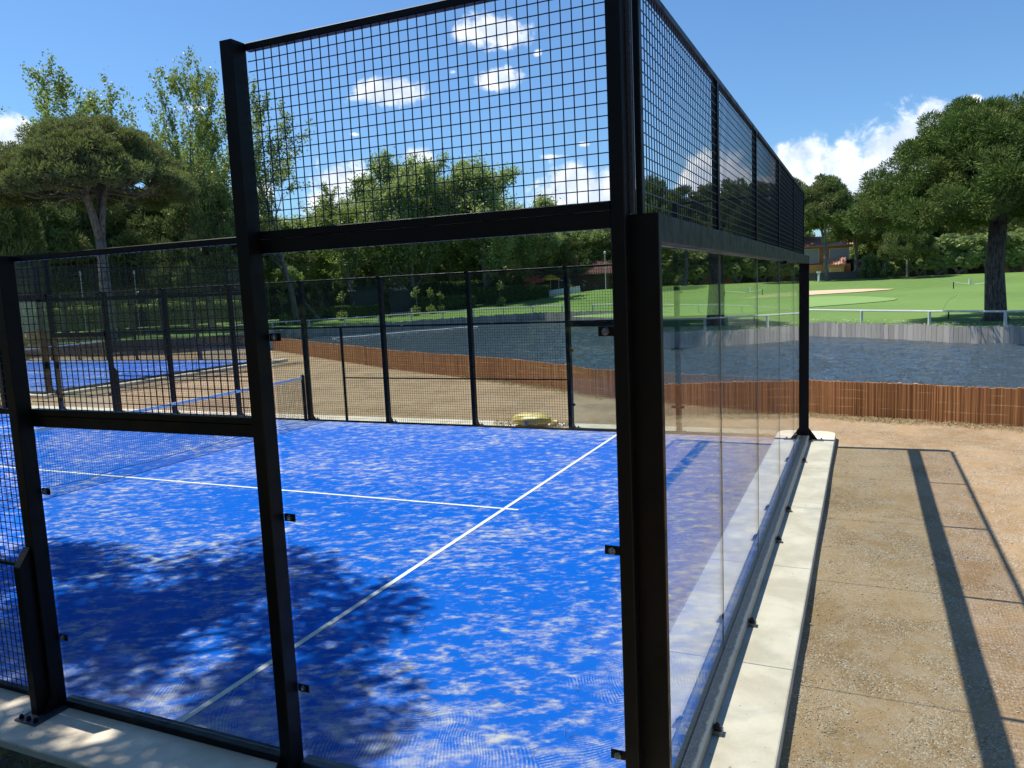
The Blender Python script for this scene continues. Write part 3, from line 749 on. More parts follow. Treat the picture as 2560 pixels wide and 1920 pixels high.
def branchy(seed, H, spread, trunk_r, leafn=26000, leaf='leaves_poplar', ln=.13, wd=.1, first=.25, up=.75, levels=3, nb=(9, 6, 5), bark='bark_grey', scat=.45, lean=0.0, name='poplar_tree', bare=0.0):
    """deciduous tree grown from limbs and twigs"""
    rr = random.Random(seed); tb = MB(); tips = []
    def limb(p, d, L, r, lv):
        n = 5; pts = [p]; q = p.copy(); dd = d.copy()
        for i in range(n):
            dd = (dd + Vector((rr.uniform(-1, 1), rr.uniform(-1, 1), rr.uniform(-.5, 1) * up)) * .16).normalized(); q = q + dd * (L / n); pts.append(q.copy())
        rads = [r * (1 - .75 * i / n) for i in range(n + 1)]
        tb.tube(pts, rads, 8 if lv == 0 else (5 if lv == 1 else 3), lv < 2)
        if lv >= levels - 1:
            for i in range(1, n + 1): tips.append((pts[i], L, (pts[i] - pts[i - 1]).normalized()))
        if lv < levels:
            k = nb[lv]
            for j in range(k):
                f = first + (1 - first) * (j + rr.random()) / k if lv == 0 else .2 + .8 * (j + rr.random()) / k
                i = min(n - 1, int(f * n)); s = pts[i].lerp(pts[i + 1], f * n - i)
                a = rr.uniform(0, 2 * math.pi); side = Vector((math.cos(a), math.sin(a), 0))
                tilt = spread * (1.15 - .5 * f) if lv == 0 else spread * .9
                nd = (dd * (1 - .3) + side * tilt + Vector((0, 0, up * .5))).normalized() if lv == 0 else (dd + Vector((rr.uniform(-1, 1), rr.uniform(-1, 1), rr.uniform(-.4, 1) * up)) * .9).normalized()
                limb(s, nd, L * (rr.uniform(.36, .55) * (1.15 - .45 * f) if lv == 0 else rr.uniform(.38, .6)), r * (1 - .7 * f) * .5, lv + 1)
    limb(Vector((0, 0, -.2)), Vector((lean, 0, 1)).normalized(), H * .92, trunk_r, 0)
    root = empty(name)
    tb.build('trunk', bark, root, True)
    T = np.array([tuple(p[0]) for p in tips]); 
    if bare > 0: 
        keep = (np.sin(T[:, 0] * 1.7 + seed) + np.sin(T[:, 2] * 1.1) + rng.uniform(-1, 1, len(T))) > (-1.5 + bare * 3); T = T[keep]
    sel = rng.integers(0, len(T), leafn)
    c = T[sel] + rng.normal(size=(leafn, 3)) * scat * rng.uniform(.2, 1, (leafn, 1))
    d = rdir(leafn); s = norm(np.cross(d, rdir(leafn)))
    V, F = quads(c, d, s, ln * rng.uniform(.6, 1.3, leafn), wd * rng.uniform(.6, 1.3, leafn))
    npmesh('crown', V, F, leaf, root)
    return root
def shrub(name, w, d, h, n, leaf, ln=.12, wd=.07, seed=1, lump=.35):
    rr = random.Random(seed); cl = []; rad = []
    k = max(4, int(w * d * h * 1.6 / lump))
    for _ in range(k):
        cl.append((rr.uniform(-w / 2, w / 2), rr.uniform(-d / 2, d / 2), rr.uniform(.1, h))); rad.append(rr.uniform(.7, 1.3) * lump * 1.5)
    V, F = foliage(cl, rad, n / max(1e-3, sum(r * r for r in rad)), ln, wd, .5, .9)
    root = empty(name); npmesh('foliage', V, F, leaf, root)
    st = MB()
    for i in range(3): st.tube([(rr.uniform(-.1, .1), rr.uniform(-.1, .1), -.1), Vector(cl[i]) * .8], [.05, .02], 5)
    st.build('stem', 'bark_grey', root)
    return root
def put(o, u, d, rz=0.0, sc=1.0, z=None, scz=None):
    az, _ = azel(u, 700); x, y = PD(az, d); o.location = (x, y, gheight(x, y) if z is None else z)
    o.rotation_euler = (0, 0, rz); o.scale = (sc, sc, scz or sc); return o

def fit(o, u, d, vtop, wpx, rz=0.0, v0=700):
    az, _ = azel(u, v0); x, y = PD(az, d); z = gheight(x, y)
    cr_ = [k for k in o.children if k.name.startswith('crown')][0]; n = len(cr_.data.vertices); a = np.empty(n * 3, np.float32); cr_.data.vertices.foreach_get('co', a); a = a.reshape(-1, 3)
    zm = np.percentile(a[:, 2], 99.7); rm = np.percentile(np.hypot(a[:, 0] - a[:, 0].mean(), a[:, 1] - a[:, 1].mean()), 96)
    H = CAMZ + d * math.tan(R_(azel(u, vtop)[1])) - z; w = wpx / FPX * d * math.cos(R_(az - 24.4)) / 2
    o.location = (x, y, z); o.rotation_euler = (0, 0, rz); o.scale = (w / rm, w / rm, H / zm); return o
# big umbrella pine, left
T = umbrella(3, 6.0, 9.7, 14.3, .36, 6.9, 700, .15, .030, 430, .60, 'bark_grey', 'needles_umbrella', (0, 0), .12, (.5, .85), 4, 2.6)
put(T, 262, 57, .6, z=0.0); tag(T, 'large umbrella pine with forked pale trunk and dome crown at the left', 'tree')
# big pine, right
T = umbrella(8, 5.9, 5.2, 10.9, .44, 4.8, 1050, .115, .024, 470, .95, 'bark_pine', 'needles_big', (.0, .0), .25, (.5, .95), 5, 2.5)
put(T, 2492, 45.5, 1.2, z=.15); tag(T, 'huge spreading pine with thick ridged trunk on the lawn at the right', 'tree')
# shading pine behind the photographer's left (out of the frame): its shade falls on the court
T = umbrella(21, 4.5, 7.3, 9.6, .35, 4.2, 520, .13, .034, 190, .75, 'bark_pine', 'needles_big', (1.6, 0), .1, (.45, .85), 4, 2.0)
T.location = (-3.5, 9.25, -.05); T.scale = (1, .9, 1); tag(T, 'tall pine outside the near fence that shades the left part of the court', 'tree')
# background pines, each placed by eye
far_a = umbrella(31, 5.0, 5.9, 12.0, .30, 4.0, 330, .22, .055, 150, .9, 'bark_grey', 'needles_far', (0, 0), .3, (.6, 1.1), 4, 2.4)
far_b = umbrella(37, 4.2, 6.6, 12.4, .26, 4.2, 330, .22, .055, 130, 1.0, 'bark_grey', 'needles_far', (.6, .2), .3, (.6, 1.1), 3, 2.0)
far_c = umbrella(41, 5.6, 3.2, 9.0, .30, 2.6, 330, .22, .055, 170, 1.0, 'bark_grey', 'needles_far', (0, 0), .5, (.6, 1.1), 4, 2.6)
BP = [ # (source, u, d, rot, scale, scale z, label)
 (far_b, 2068, 96, 1.0, 1.0, 1.0, 'tall pine with twin leaning trunks in front of the orange house'),
 (far_a, 2140, 103, 2.0, .85, .88, 'pine with a pale bent trunk right of the orange house'),
 (far_c, 2268, 94, .3, .52, .84, 'small round pine with straight trunk standing at the edge of the lawn'),
 (far_a, 2210, 116, 4.0, 1.05, 1.0, 'dark pine behind the parked car'),
 (far_c, 2290, 122, 1.0, 1.1, 1.15, 'broad dark pine behind the small round pine'),
 (far_a, 2385, 126, 2.5, 1.1, .95, 'dark pine behind the big spreading pine, over the tiled house'),
 (far_c, 2520, 112, 5.0, 1.0, 1.05, 'pine filling the gap right of the thick ridged trunk'),
 (far_b, 1985, 110, 3.0, 1.1, 1.05, 'pine just behind the far corner of the glass wall'),
 (far_a, 1915, 112, 0.4, 1.15, 1.08, 'pine seen through the last mesh panel of the glass wall'),
 (far_c, 1840, 108, 2.2, 1.2, 1.2, 'wide pine seen behind the fourth mesh panel of the glass wall'),
 (far_a, 1765, 115, 3.1, 1.2, 1.05, 'pine seen behind the third mesh panel of the glass wall'),
 (far_b, 1700, 110, 5.3, 1.25, 1.0, 'pine seen behind the second mesh panel of the glass wall'),
 (far_c, 1640, 105, .9, 1.15, 1.35, 'rounded pine seen beside the corner post'),
 (far_c, 1500, 112, 3.9, 1.0, 1.0, 'low dark pine behind the brown-roofed building'),
 (far_c, 1420, 108, 1.9, .9, .85, 'low dark tree left of the brown-roofed building'),
 (far_a, 60, 78, .2, 1.15, 1.0, 'dark pine at the left edge behind the umbrella pine'),
 (far_c, -60, 66, 2.9, 1.2, 1.1, 'dark pine cut by the left edge of the picture'),
 (far_c, 150, 84, 4.4, 1.2, 1.1, 'dark pine directly behind the umbrella pine trunk'),
 (far_a, 400, 82, 1.5, 1.1, .92, 'dark pine right of the umbrella pine trunk'),
 (far_c, 520, 76, 3.3, 1.15, 1.18, 'bushy dark pine left of the tall corner-bay post'),
 (far_a, 640, 92, 5.0, 1.1, .95, 'dark pine behind the tall slender poplar'),
 (far_c, 320, 92, .9, 1.2, 1.1, 'dark pine in the depth between the trunks at left'),
 (far_b, 2650, 90, .4, 1.1, 1.0, 'pine beyond the right edge, mirrored in the glass wall'),
 (far_a, 2800, 96, 1.9, 1.2, 1.1, 'farther pine beyond the right edge, mirrored in the glass wall'),
 (far_c, 2950, 92, 2.6, 1.2, 1.1, 'bushy pine far outside the right edge, mirrored in the glass wall'),
]
PXF = {'dark pine right of the umbrella pine trunk': (482, 300), 'bushy dark pine left of the tall corner-bay post': (462, 260), 'dark pine directly behind the umbrella pine trunk': (470, 320),
 'dark pine cut by the left edge of the picture': (370, 340), 'dark pine at the left edge behind the umbrella pine': (420, 300), 'dark pine in the depth between the trunks at left': (475, 300),
 'tall pine with twin leaning trunks in front of the orange house': (440, 170), 'pine with a pale bent trunk right of the orange house': (490, 150), 'small round pine with straight trunk standing at the edge of the lawn': (528, 125),
 'rounded pine seen beside the corner post': (446, 150), 'pine seen behind the second mesh panel of the glass wall': (470, 150), 'pine seen behind the third mesh panel of the glass wall': (468, 170),
 'wide pine seen behind the fourth mesh panel of the glass wall': (455, 180), 'pine seen through the last mesh panel of the glass wall': (458, 170), 'pine just behind the far corner of the glass wall': (452, 150)}
used = set()
for (src, u, d, rz, sc, sz, lb) in BP:
    if src.name in used: T = copy_tree(src)
    else: T = src; used.add(src.name)
    if lb in PXF: fit(T, u, d, PXF[lb][0], PXF[lb][1], rz)
    else: put(T, u, d, rz, sc, None, sz)
    tag(T, lb, 'tree', 'pines in the background')
# poplars, sparse and upswept
pa = branchy(5, 21, .95, .34, 15000, 'leaves_poplar', .15, .10, .25, .8, 3, (12, 7, 5), 'bark_grey', .34, .05, 'poplar_tree', .14)
pb = branchy(9, 21, .50, .32, 20000, 'leaves_poplar', .15, .10, .18, .95, 3, (13, 6, 4), 'bark_grey', .38, .0, 'poplar_tree', .0)
PP = [(pa, 290, 82, .5, 168, 300, 'tall half-bare poplar rising behind the umbrella pine'),
      (pa, 470, 78, 3.6, 160, 220, 'tall poplar with wide limbs just left of the tall post'),
      (pa, 735, 80, 1.0, 232, 270, 'slender upright poplar seen behind the first mesh squares'),
      (pb, 880, 92, 2.2, 455, 200, 'smaller sparse poplar right of the slender one'),
      (pb, 600, 88, 4.0, 330, 200, 'poplar mostly hidden by the tall post')]
used = set()
for (src, u, d, rz, vt, wp, lb) in PP:
    if src.name in used: T = copy_tree(src)
    else: T = src; used.add(src.name)
    fit(T, u, d, vt, wp, rz); tag(T, lb, 'tree', 'poplars on the left')
# broad trees in the centre
ba = branchy(14, 17, 1.15, .40, 60000, 'leaves_broad', .20, .13, .10, .55, 3, (15, 7, 4), 'bark_grey', .8, .0, 'broadleaf_tree')
bb = branchy(17, 17, 1.0, .40, 60000, 'leaves_broad', .20, .13, .10, .6, 3, (15, 7, 4), 'bark_grey', .8, .03, 'broadleaf_tree')
BT = [(ba, 1035, 98, .3, 385, 230, 'tall broad leafy tree in the middle of the tree line'),
      (bb, 1215, 98, 1.7, 408, 230, 'broad leafy tree right of the middle one'),
      (bb, 940, 104, 3.0, 450, 210, 'broad leafy tree left of the middle one'),
      (ba, 1320, 104, 4.1, 500, 190, 'lower leafy tree with a drooping right side'),
      (ba, 1440, 112, 5.2, 565, 190, 'low leafy tree close to the corner post'),
      (bb, 800, 104, 5.6, 520, 230, 'leafy tree low behind the slender poplars'),
      (ba, 700, 108, 1.1, 540, 230, 'leafy tree low beside the tall post'),
      (bb, 1130, 112, 2.0, 470, 260, 'shaded leafy tree filling in behind the middle trees')]
used = set()
for (src, u, d, rz, vt, wp, lb) in BT:
    if src.name in used: T = copy_tree(src)
    else: T = src; used.add(src.name)
    fit(T, u, d, vt, wp, rz); tag(T, lb, 'tree', 'broadleaf trees in the tree line')
# bushy low trees closing the gaps under the crowns
def bushy(seed, n=26000):
    rr = random.Random(seed); cl = []; rad = []
    for _ in range(150):
        a = rr.uniform(0, 6.283); q = math.sqrt(rr.random()); zz = rr.uniform(.3, 8.2 * (1 - q ** 2.5 * .6)); cl.append((4.6 * q * math.cos(a), 4.6 * q * math.sin(a), zz)); rad.append(rr.uniform(.7, 1.15))
    V, F = foliage(cl, rad, n / sum(r * r for r in rad), .2, .11, .5, .9)
    root = empty('bushy_tree'); npmesh('crown', V, F, 'leaves_broad', root)
    tb = MB(); tb.tube([(0, 0, -.3), (.1, 0, 1.5), (.1, .1, 5)], [.28, .22, .08], 8)
    for i in range(14): tb.tube([(.1, 0, rr.uniform(1.2, 3.5)), Vector(cl[i]) * .9], [.1, .03], 5)
    tb.build('trunk', 'bark_pine', root, True); return root
f1 = bushy(51)
FL = [(-80, 104, 560), (40, 108, 570), (140, 112, 560), (235, 108, 575), (330, 112, 560), (430, 108, 575), (530, 112, 560), (625, 110, 575), (715, 114, 565), (800, 116, 560), (885, 112, 575), (970, 116, 560), (1055, 117, 570), (1140, 118, 560), (1220, 112, 575), (1300, 116, 560), (1385, 118, 570), (1470, 116, 590), (1550, 118, 575), (1640, 118, 560), (1730, 118, 570), (1820, 118, 555), (1910, 118, 560), (1985, 121, 560), (2140, 125, 560), (2200, 126, 560), (2290, 128, 540), (2470, 126, 545), (2560, 124, 560), (2680, 110, 540), (2790, 112, 550), (2990, 112, 540)]
WH = {-80: 'at the very left edge', 40: 'left of the umbrella pine', 140: 'behind the left half of the umbrella pine', 235: 'behind the umbrella pine trunk'}
for i, (u, d, vt) in enumerate(FL):
    T = f1 if i == 0 else copy_tree(f1)
    fit(T, u, d, vt, 120, i * 1.7); T['group'] = 'bushy trees in the depth of the tree line'
    T['label'] = 'bushy tree low in the shaded tree line, under the taller crowns'; T['category'] = 'tree'
# trees behind the photographer: their image shows in the side glass
for i, (x, y, sc, w_) in enumerate([(-14, -6, 1.0, 'just behind the photographer'), (-17, 3, 1.15, 'behind the photographer to the left'), (-15, 12, 1.1, 'left of the near side fence, out of the picture'), (-18, 20, 1.25, 'far left of the court, out of the picture'), (-12, 28, 1.1, 'left of the second court, out of the picture'), (-9, -16, 1.1, 'behind the photographer to the right')]):
    T = copy_tree(f1); T.location = (x, y, -.1); T.scale = (sc, sc, sc); T.rotation_euler = (0, 0, i * 1.1)
    tag(T, 'bushy tree ' + w_, 'tree', 'bushy trees around the photographer')
# leaning bare trunk and young staked saplings
def trunk_only(u0, v0, d, dx, H, r, lb):
    root = empty('leaning_tree'); tb = MB(); tb.tube([(0, 0, -.2), (0, 0, 0), (dx * .5, -dx * .5, H * .5), (dx, -dx, H)], [r * 1.2, r, r * .8, r * .6], 8); tb.build('trunk', 'bark_pine', root, True)
    c = shrub('x', 2.2, 2.2, 1.6, 2200, 'leaves_broad', .16, .1, 4); cr_ = [k for k in c.children if k.name.startswith('foliage')][0]
    cr_.parent = root; cr_.name = 'crown'; cr_.location = (dx, -dx, H - .4)
    for k in list(c.children): bpy.data.objects.remove(k)
    bpy.data.objects.remove(c); put(root, u0, d); tag(root, lb, 'tree')
trunk_only(793, 775, 86, -2.2, 4.2, .2, 'dark leaning trunk over the bright lawn, behind the far mesh')
sap = shrub('sapling', .45, .45, 2.6, 260, 'leaves_poplar', .12, .07, 9, .3)
first = True
for i, (u, d, sc, lb) in enumerate([(702, 80, 1.25, 'young sapling with pale leaves beside the tall post'), (848, 84, 1.15, 'young sapling standing left of the dark kiosk'), (1035, 86, 1.2, 'young sapling right of the dark kiosk'),
      (1075, 88, 1.1, 'yellowish sapling beyond the hedge, right of the kiosk'), (1100, 90, .9, 'small sapling near the third mesh post'), (1250, 92, 1.1, 'young tree in the middle of the far mesh')]):
    s_ = sap if first else copy_tree(sap); first = False
    put(s_, u, d, i * 1.3, sc); tag(s_, lb, 'sapling', 'young saplings behind the hedge')

# hedges, shrubs
def hedge(u0, u1, d, h, th, lb, leaf='leaves_hedge', name='hedge', n=16000, seed=2, ln=.14, wd=.09):
    a0, _ = azel(u0, 700); a1, _ = azel(u1, 700); p0 = PD(a0, d); p1 = PD(a1, d)
    L = math.hypot(p1[0] - p0[0], p1[1] - p0[1]); cx, cy = (p0[0] + p1[0]) / 2, (p0[1] + p1[1]) / 2
    k = n; q = rng.uniform(-1, 1, (k, 3)); ax = rng.integers(0, 3, k); sgn = rng.choice([-1, 1], k)
    q[np.arange(k), ax] = sgn * rng.uniform(.82, 1.06, k)
    c = q * np.array([L / 2, th / 2, h / 2]) + np.array([0, 0, h / 2]); c[:, 2] = np.maximum(c[:, 2], .02)
    c[:, 2] += np.sin(c[:, 0] * 1.3) * .06
    d_ = rdir(k); s = norm(np.cross(d_, rdir(k)))
    V, F = quads(c, d_, s, ln * rng.uniform(.6, 1.3, k), wd * rng.uniform(.6, 1.3, k))
    root = empty(name, (cx, cy, gheight(cx, cy) - .05), math.atan2(p1[1] - p0[1], p1[0] - p0[0]))
    npmesh('foliage', V, F, leaf, root)
    b = MB(); b.box(-L / 2 * .97, L / 2 * .97, -th / 2 * .8, th / 2 * .8, 0, h * .88); b.build('branches', 'brown_wall', root)
    tag(root, lb, 'hedge'); return root
hedge(700, 945, 90, 1.35, 1.0, 'long dark clipped hedge behind the far mesh, left of the kiosk')
hedge(1040, 1180, 93, 1.6, 1.2, 'dark hedge right of the kiosk')
hedge(1170, 1365, 96, 1.9, 1.2, 'dark clipped hedge ending at the white wall')
hedge(62, 110, 62, 2.1, 1.4, 'block of clipped hedge with a bright top, far left behind the second court', n=5000)
hedge(1060, 1250, 104, 3.2, 1.5, 'tall dark hedge under the middle trees', n=14000)
hedge(640, 930, 106, 3.0, 1.5, 'tall shrubbery under the trees left of the kiosk', n=14000, leaf='leaves_broad')
hedge(1520, 2010, 113, 3.4, 2.0, 'deep shrub border at the foot of the pines behind the glass wall', n=22000, leaf='leaves_broad')
hedge(-100, 620, 102, 2.6, 2.0, 'shrub border along the foot of the dark pines at the left', n=30000, leaf='leaves_broad')
SH = [(2240, 97, 2.2, 1.6, 'bush at the end of the low brush fence'), (2300, 99.5, 4.5, 3.0, 'green bush left of the big pine, on top of the brown wall'), (2350, 100, 5.5, 3.5, 'large green bush over the middle of the brown wall'),
      (2400, 99.5, 5.0, 3.2, 'bright green bush just left of the thick trunk'), (2475, 99, 4.0, 3.6, 'bush behind the thick trunk'), (2535, 100, 5.0, 3.6, 'bush right of the thick trunk'), (2172, 98, 1.5, 2.4, 'small round bush beside the parked car'),
      (2600, 99, 5, 3.4, 'bush just past the right edge, mirrored in the glass')]
s0 = shrub('bush', 1, 1, 1, 2600, 'leaves_broad', .07, .05, 6, .16)
first = True
for i, (u, d, w, h, lb) in enumerate(SH):
    s_ = s0 if first else copy_tree(s0); first = False
    put(s_, u, d, 0); s_.location.z += 0 if w < 3 else .4; s_.rotation_euler = (0, 0, R_(azel(u, 700)[0] + 90)); s_.scale = (w, 2.4, h); tag(s_, lb, 'bush', 'bushes along the golf course edge')

# ------------------------------------------------------------------ lake edge
def palisade(a0, a1, lb, step=.21, top=0.02, bot=-1.1, seed=1):
    rr = random.Random(seed); mb = MB(); az = a0
    while az < a1:
        d = bankd(az); st = step * rr.choice([.75, 1, 1, 1.25]); da = math.degrees(st / d)
        p = PD(az, d); q = PD(az + da * .95, bankd(az + da * .95)); h = top + rr.uniform(-.05, .06)
        dx, dy = q[0] - p[0], q[1] - p[1]; L = math.hypot(dx, dy); nx, ny = dy / L * .05, -dx / L * .05
        nx2, ny2 = (nx, ny)
        mb.add([(p[0], p[1], bot), (q[0], q[1], bot), (q[0] + nx2 * 2, q[1] + ny2 * 2, bot), (p[0] + nx2 * 2, p[1] + ny2 * 2, bot), (p[0], p[1], h), (q[0], q[1], h), (q[0] + nx2 * 2, q[1] + ny2 * 2, h - .01), (p[0] + nx2 * 2, p[1] + ny2 * 2, h - .01)],
               [(0, 3, 2, 1), (4, 5, 6, 7), (0, 1, 5, 4), (1, 2, 6, 5), (2, 3, 7, 6), (3, 0, 4, 7)])
        az += da
    return tag(mb.build('palisade', 'plank'), lb, 'retaining wall')
palisade(-30, 4.2, 'grey timber plank retaining wall along the right lake bank', seed=2)
palisade(4.2, 21, 'timber plank lake edge at the head of the lake, behind the glass wall', seed=3)
palisade(21, 60, 'distant dark timber lake edge along the left bank', seed=4)
def railing(a0, a1, off, lb, sp=3.0, h=.62, m='rail_wood'):
    root = empty('wooden_railing', (*PD(a0, bankd(a0) + off), 0)); base = root.location
    az = a0; prev = None; k = 0
    while az <= a1:
        d = bankd(az) + off; x, y = PD(az, d); z = gheight(x, y)
        x -= base[0]; y -= base[1]
        p = MB(); p.tube([(x, y, z - .2), (x, y, z + h), (x, y, z + h + .005)], [.07, .07, .05], 8)
        if k < 99: p.build('post', m, root)
        if prev:
            r = MB(); r.tube([prev, (x, y, z + h + .02)], .05, 6); r.build('rail', m, root)
        prev = (x, y, z + h + .02); az += math.degrees(sp / d); k += 1
    tag(root, lb, 'railing'); return root
railing(-24, 4.4, .75, 'low pale wooden railing above the planked bank at the right')
railing(4.4, 20.5, .8, 'low wooden railing across the head of the lake, behind the glass wall')
railing(20.5, 46, .8, 'low wooden railing on the grass bank across the lake, seen through the far mesh')
root = empty('floating_pipe', (*PD(30, 66), -.72)); p = MB(); pts = []
for i in range(25):
    u_ = 830 + i * 15.2; a_ = azel(u_, 830)[0]; x, y = PD(a_, 63 + i * .32); pts.append((x - root.location.x, y - root.location.y, .01 * math.sin(i)))
p.tube(pts, .07, 6); p.build('pipe', 'rail_wood', root); tag(root, 'pale floating pipe lying on the lake near the far bank', 'pipe')
# heather screen
def screen():
    pts = [Vector((*p, 0)) for p in SHORE if p[1] > -20]; mb = []; uv = []; F = []; s = 0; rr = random.Random(4)
    P_ = []; N_ = []; Ss = []
    def cr(p0, p1, p2, p3, t): return .5 * ((2 * p1) + (-p0 + p2) * t + (2 * p0 - 5 * p1 + 4 * p2 - p3) * t * t + (-p0 + 3 * p1 - 3 * p2 + p3) * t ** 3)
    dense = []
    for i in range(len(pts) - 1):
        a = pts[max(0, i - 1)]; b = pts[i]; c = pts[i + 1]; d = pts[min(len(pts) - 1, i + 2)]; n = max(2, int((c - b).length / .022))
        dense += [cr(a, b, c, d, k / n) for k in range(n)]
    V = []; 
    for i, p in enumerate(dense):
        nx = dense[min(i + 1, len(dense) - 1)] - dense[max(i - 1, 0)]; nn = Vector((-nx.y, nx.x, 0)).normalized()
        if i: s += (p - dense[i - 1]).length
        w = .02 * math.sin(s * 1.3) + .01 * math.sin(s * 3.7) + rr.uniform(-.006, .006)
        top = .60 + .010 * math.sin(s * .7) + .006 * math.sin(s * 2.3) + rr.uniform(-.014, .010) * (1 if rr.random() < .9 else 2.2)
        q = p + nn * w
        V += [tuple(q + Vector((0, 0, -.16))), tuple(q + Vector((0, 0, top))), tuple(q + nn * .025 + Vector((0, 0, top - .006))), tuple(q + nn * .025 + Vector((0, 0, -.16)))]
        uv += [(s, -.06), (s, top), (s, top), (s, -.06)]
        if i:
            b = (i - 1) * 4
            F += [(b + k, b + (k + 1) % 4, b + 4 + (k + 1) % 4, b + 4 + k) for k in range(4)]
    me = bpy.data.meshes.new('heather_screen'); me.from_pydata(V, [], F); me.update()
    ul = me.uv_layers.new(name='UVMap'); li = np.empty(len(me.loops), np.int32); me.loops.foreach_get('vertex_index', li)
    ul.data.foreach_set('uv', np.array(uv, np.float32)[li].ravel())
    return tag(link('heather_screen', me, 'reed'), 'low reddish brown heather screen fence along the gravel by the lake', 'fence')
screen()
# netting fence beyond the second court
root = empty('low_netting_fence', (*PD(48, 46.5), -.1)); base = root.location.copy()
pr = None; panel = MB()
for i in range(14):
    az = 42.5 + i * 1.9; x, y = PD(az, 46.6 + min(4.5, (az - 42.5) * .6)); x -= base[0]; y -= base[1]
    p = MB(); p.tube([(x, y, 0), (x, y, 1.25)], .03, 6); p.build('post', 'steel', root)
    if pr: panel.beam((pr[0], pr[1], .36), (x, y, .36), .02, .66)
    pr = (x, y)
panel.build('shade_panel', 'shade_net', root); tag(root, 'low dark netting fence beyond the second court at the left', 'fence')

# ------------------------------------------------------------------ buildings and small far things
def house(name, u, d, w, dp, h, roofh, wallm, lb, z=None, rz=None, ov=.5, wins=(), ridge_x=True, roofm='terracotta'):
    az, _ = azel(u, 700); x, y = PD(az, d); zz = gheight(x, y) if z is None else z
    root = empty(name, (x, y, zz), R_(az + 90) if rz is None else rz)     # local +x to the left, -y... faces the viewer with +y
    b = MB(); b.box(-w / 2, w / 2, -dp / 2, dp / 2, -1, h); b.build('walls', wallm, root)
    r = MB(); W2, D2 = w / 2 + ov, dp / 2 + ov
    r.add([(-W2, -D2, h), (W2, -D2, h), (W2, D2, h), (-W2, D2, h), (-W2, 0, h + roofh), (W2, 0, h + roofh), (-W2, -D2, h - .15), (W2, -D2, h - .15), (W2, D2, h - .15), (-W2, D2, h - .15)],
          [(0, 1, 5, 4), (2, 3, 4, 5), (0, 4, 3), (1, 2, 5), (6, 7, 1, 0), (8, 9, 3, 2), (7, 8, 2, 1), (9, 6, 0, 3), (9, 8, 7, 6)])
    n = int(2 * W2 / .3)
    for i in range(n + 1):
        xx = -W2 + 2 * W2 * i / n
        r.tube([(xx, D2 + .03, h + .02), (xx, 0, h + roofh + .05)], .07, 4); 
    r.build('roof', roofm, root)
    for (wx, wz, ww, wh, m) in wins:
        f = MB(); f.box(wx - ww / 2 - .08, wx + ww / 2 + .08, dp / 2 + .002, dp / 2 + .08, wz - .08, wz + wh + .08); fo = f.build('window', 'white_paint', root)
        g = MB(); g.box(wx - ww / 2, wx + ww / 2, dp / 2 + .081, dp / 2 + .10, wz, wz + wh); g.build('shutter', m, fo)
    tag(root, lb, 'house'); return root
# note: local +y faces the viewer because the empty is turned by azimuth + 90
hs = house('orange_house', 2022, 112, 9.5, 7, 4.6, 1.3, 'red_wall', 'two-storey orange house with tiled roof and grey shutters left of the pines', z=1.6,
      wins=((-3.6, 2.5, 2.2, 1.6, 'shutter'), (-.2, 2.5, 1.9, 1.7, 'shutter'), (3.2, 2.5, 1.9, 1.7, 'shutter'), (.2, .1, 1.7, .9, 'shutter')))
b = MB(); b.box(-4.9, 4.9, 3.6, 4.6, .0, 1.5); b.box(-4.9, 4.9, 4.6, 4.7, 1.35, 2.2); b.build('balcony', 'orange_wall', hs)
hs = house('garden_shed', 2088, 106, 2.0, 2.0, 2.2, .8, 'orange_wall', 'small orange annex with a sloping tiled roof in front of the orange house', z=1.5, ov=.15, wins=((0, .2, 1.1, 1.5, 'orange_wall'),))
house('tiled_house', 2390, 124, 9, 7, 3.9, 1.6, 'orange_wall', 'orange house with pink tiles glimpsed behind the big spreading pine', z=2.6, wins=((2.8, 2, 1.2, 1.2, 'white_paint'), (-1, 2, 1.2, 1.2, 'shutter')))
house('cream_house', 2905, 112, 11, 8, 4.5, 1.6, 'cream_wall', 'yellow house beyond the right edge, seen mirrored in the glass wall', z=2.0, wins=((-3, 2.2, 1.4, 1.8, 'dark_window'), (0, 2.2, 1.4, 1.8, 'dark_window'), (3, 2.2, 1.4, 1.8, 'dark_window')))
house('clubhouse', 1430, 106, 9.5, 6, 2.6, 1.7, 'brown_wall', 'low building with brownish red roof seen above the far mesh near the corner post', z=1.35, roofm='brown_roof', wins=((1, .6, 1.4, 1.3, 'dark_window'),))
kz = house('dark_kiosk', 905, 93, 3.0, 2.2, 2.9, .5, 'dark_green_panel', 'dark green kiosk left of centre behind the far mesh', z=.1, roofm='dark_green_panel', ov=.2)
house('dark_shed', 1000, 95, 2.6, 2.0, 2.7, .4, 'dark_green_panel', 'second dark shed with white lamps right of the kiosk', z=.2, roofm='dark_green_panel', ov=.2)
# walls
def wall(u0, u1, d0, d1, h, m, lb, name='garden_wall', th=.25, cap=None):
    a0, _ = azel(u0, 700); a1, _ = azel(u1, 700); p0 = Vector((*PD(a0, d0), 0)); p1 = Vector((*PD(a1, d1), 0))
    p0.z = gheight(p0.x, p0.y); p1.z = gheight(p1.x, p1.y)
    mb = MB(); n = 8
    for i in range(n):
        a, b = p0.lerp(p1, i / n), p0.lerp(p1, (i + 1) / n); a.z = gheight(a.x, a.y) + h / 2 - .2; b.z = gheight(b.x, b.y) + h / 2 - .2
        mb.beam(a, b, th, h + .4, .01)
    return tag(mb.build(name, m), lb, 'wall' if 'fence' not in name else 'fence')
wall(2000, 2225, 98.5, 99.5, .85, 'brush', 'low grey brush fence in front of the orange house', 'brush_fence')
wall(2222, 2470, 99, 101.5, 2.0, 'brown_wall', 'dark brown wall behind the lawn under the bushes')
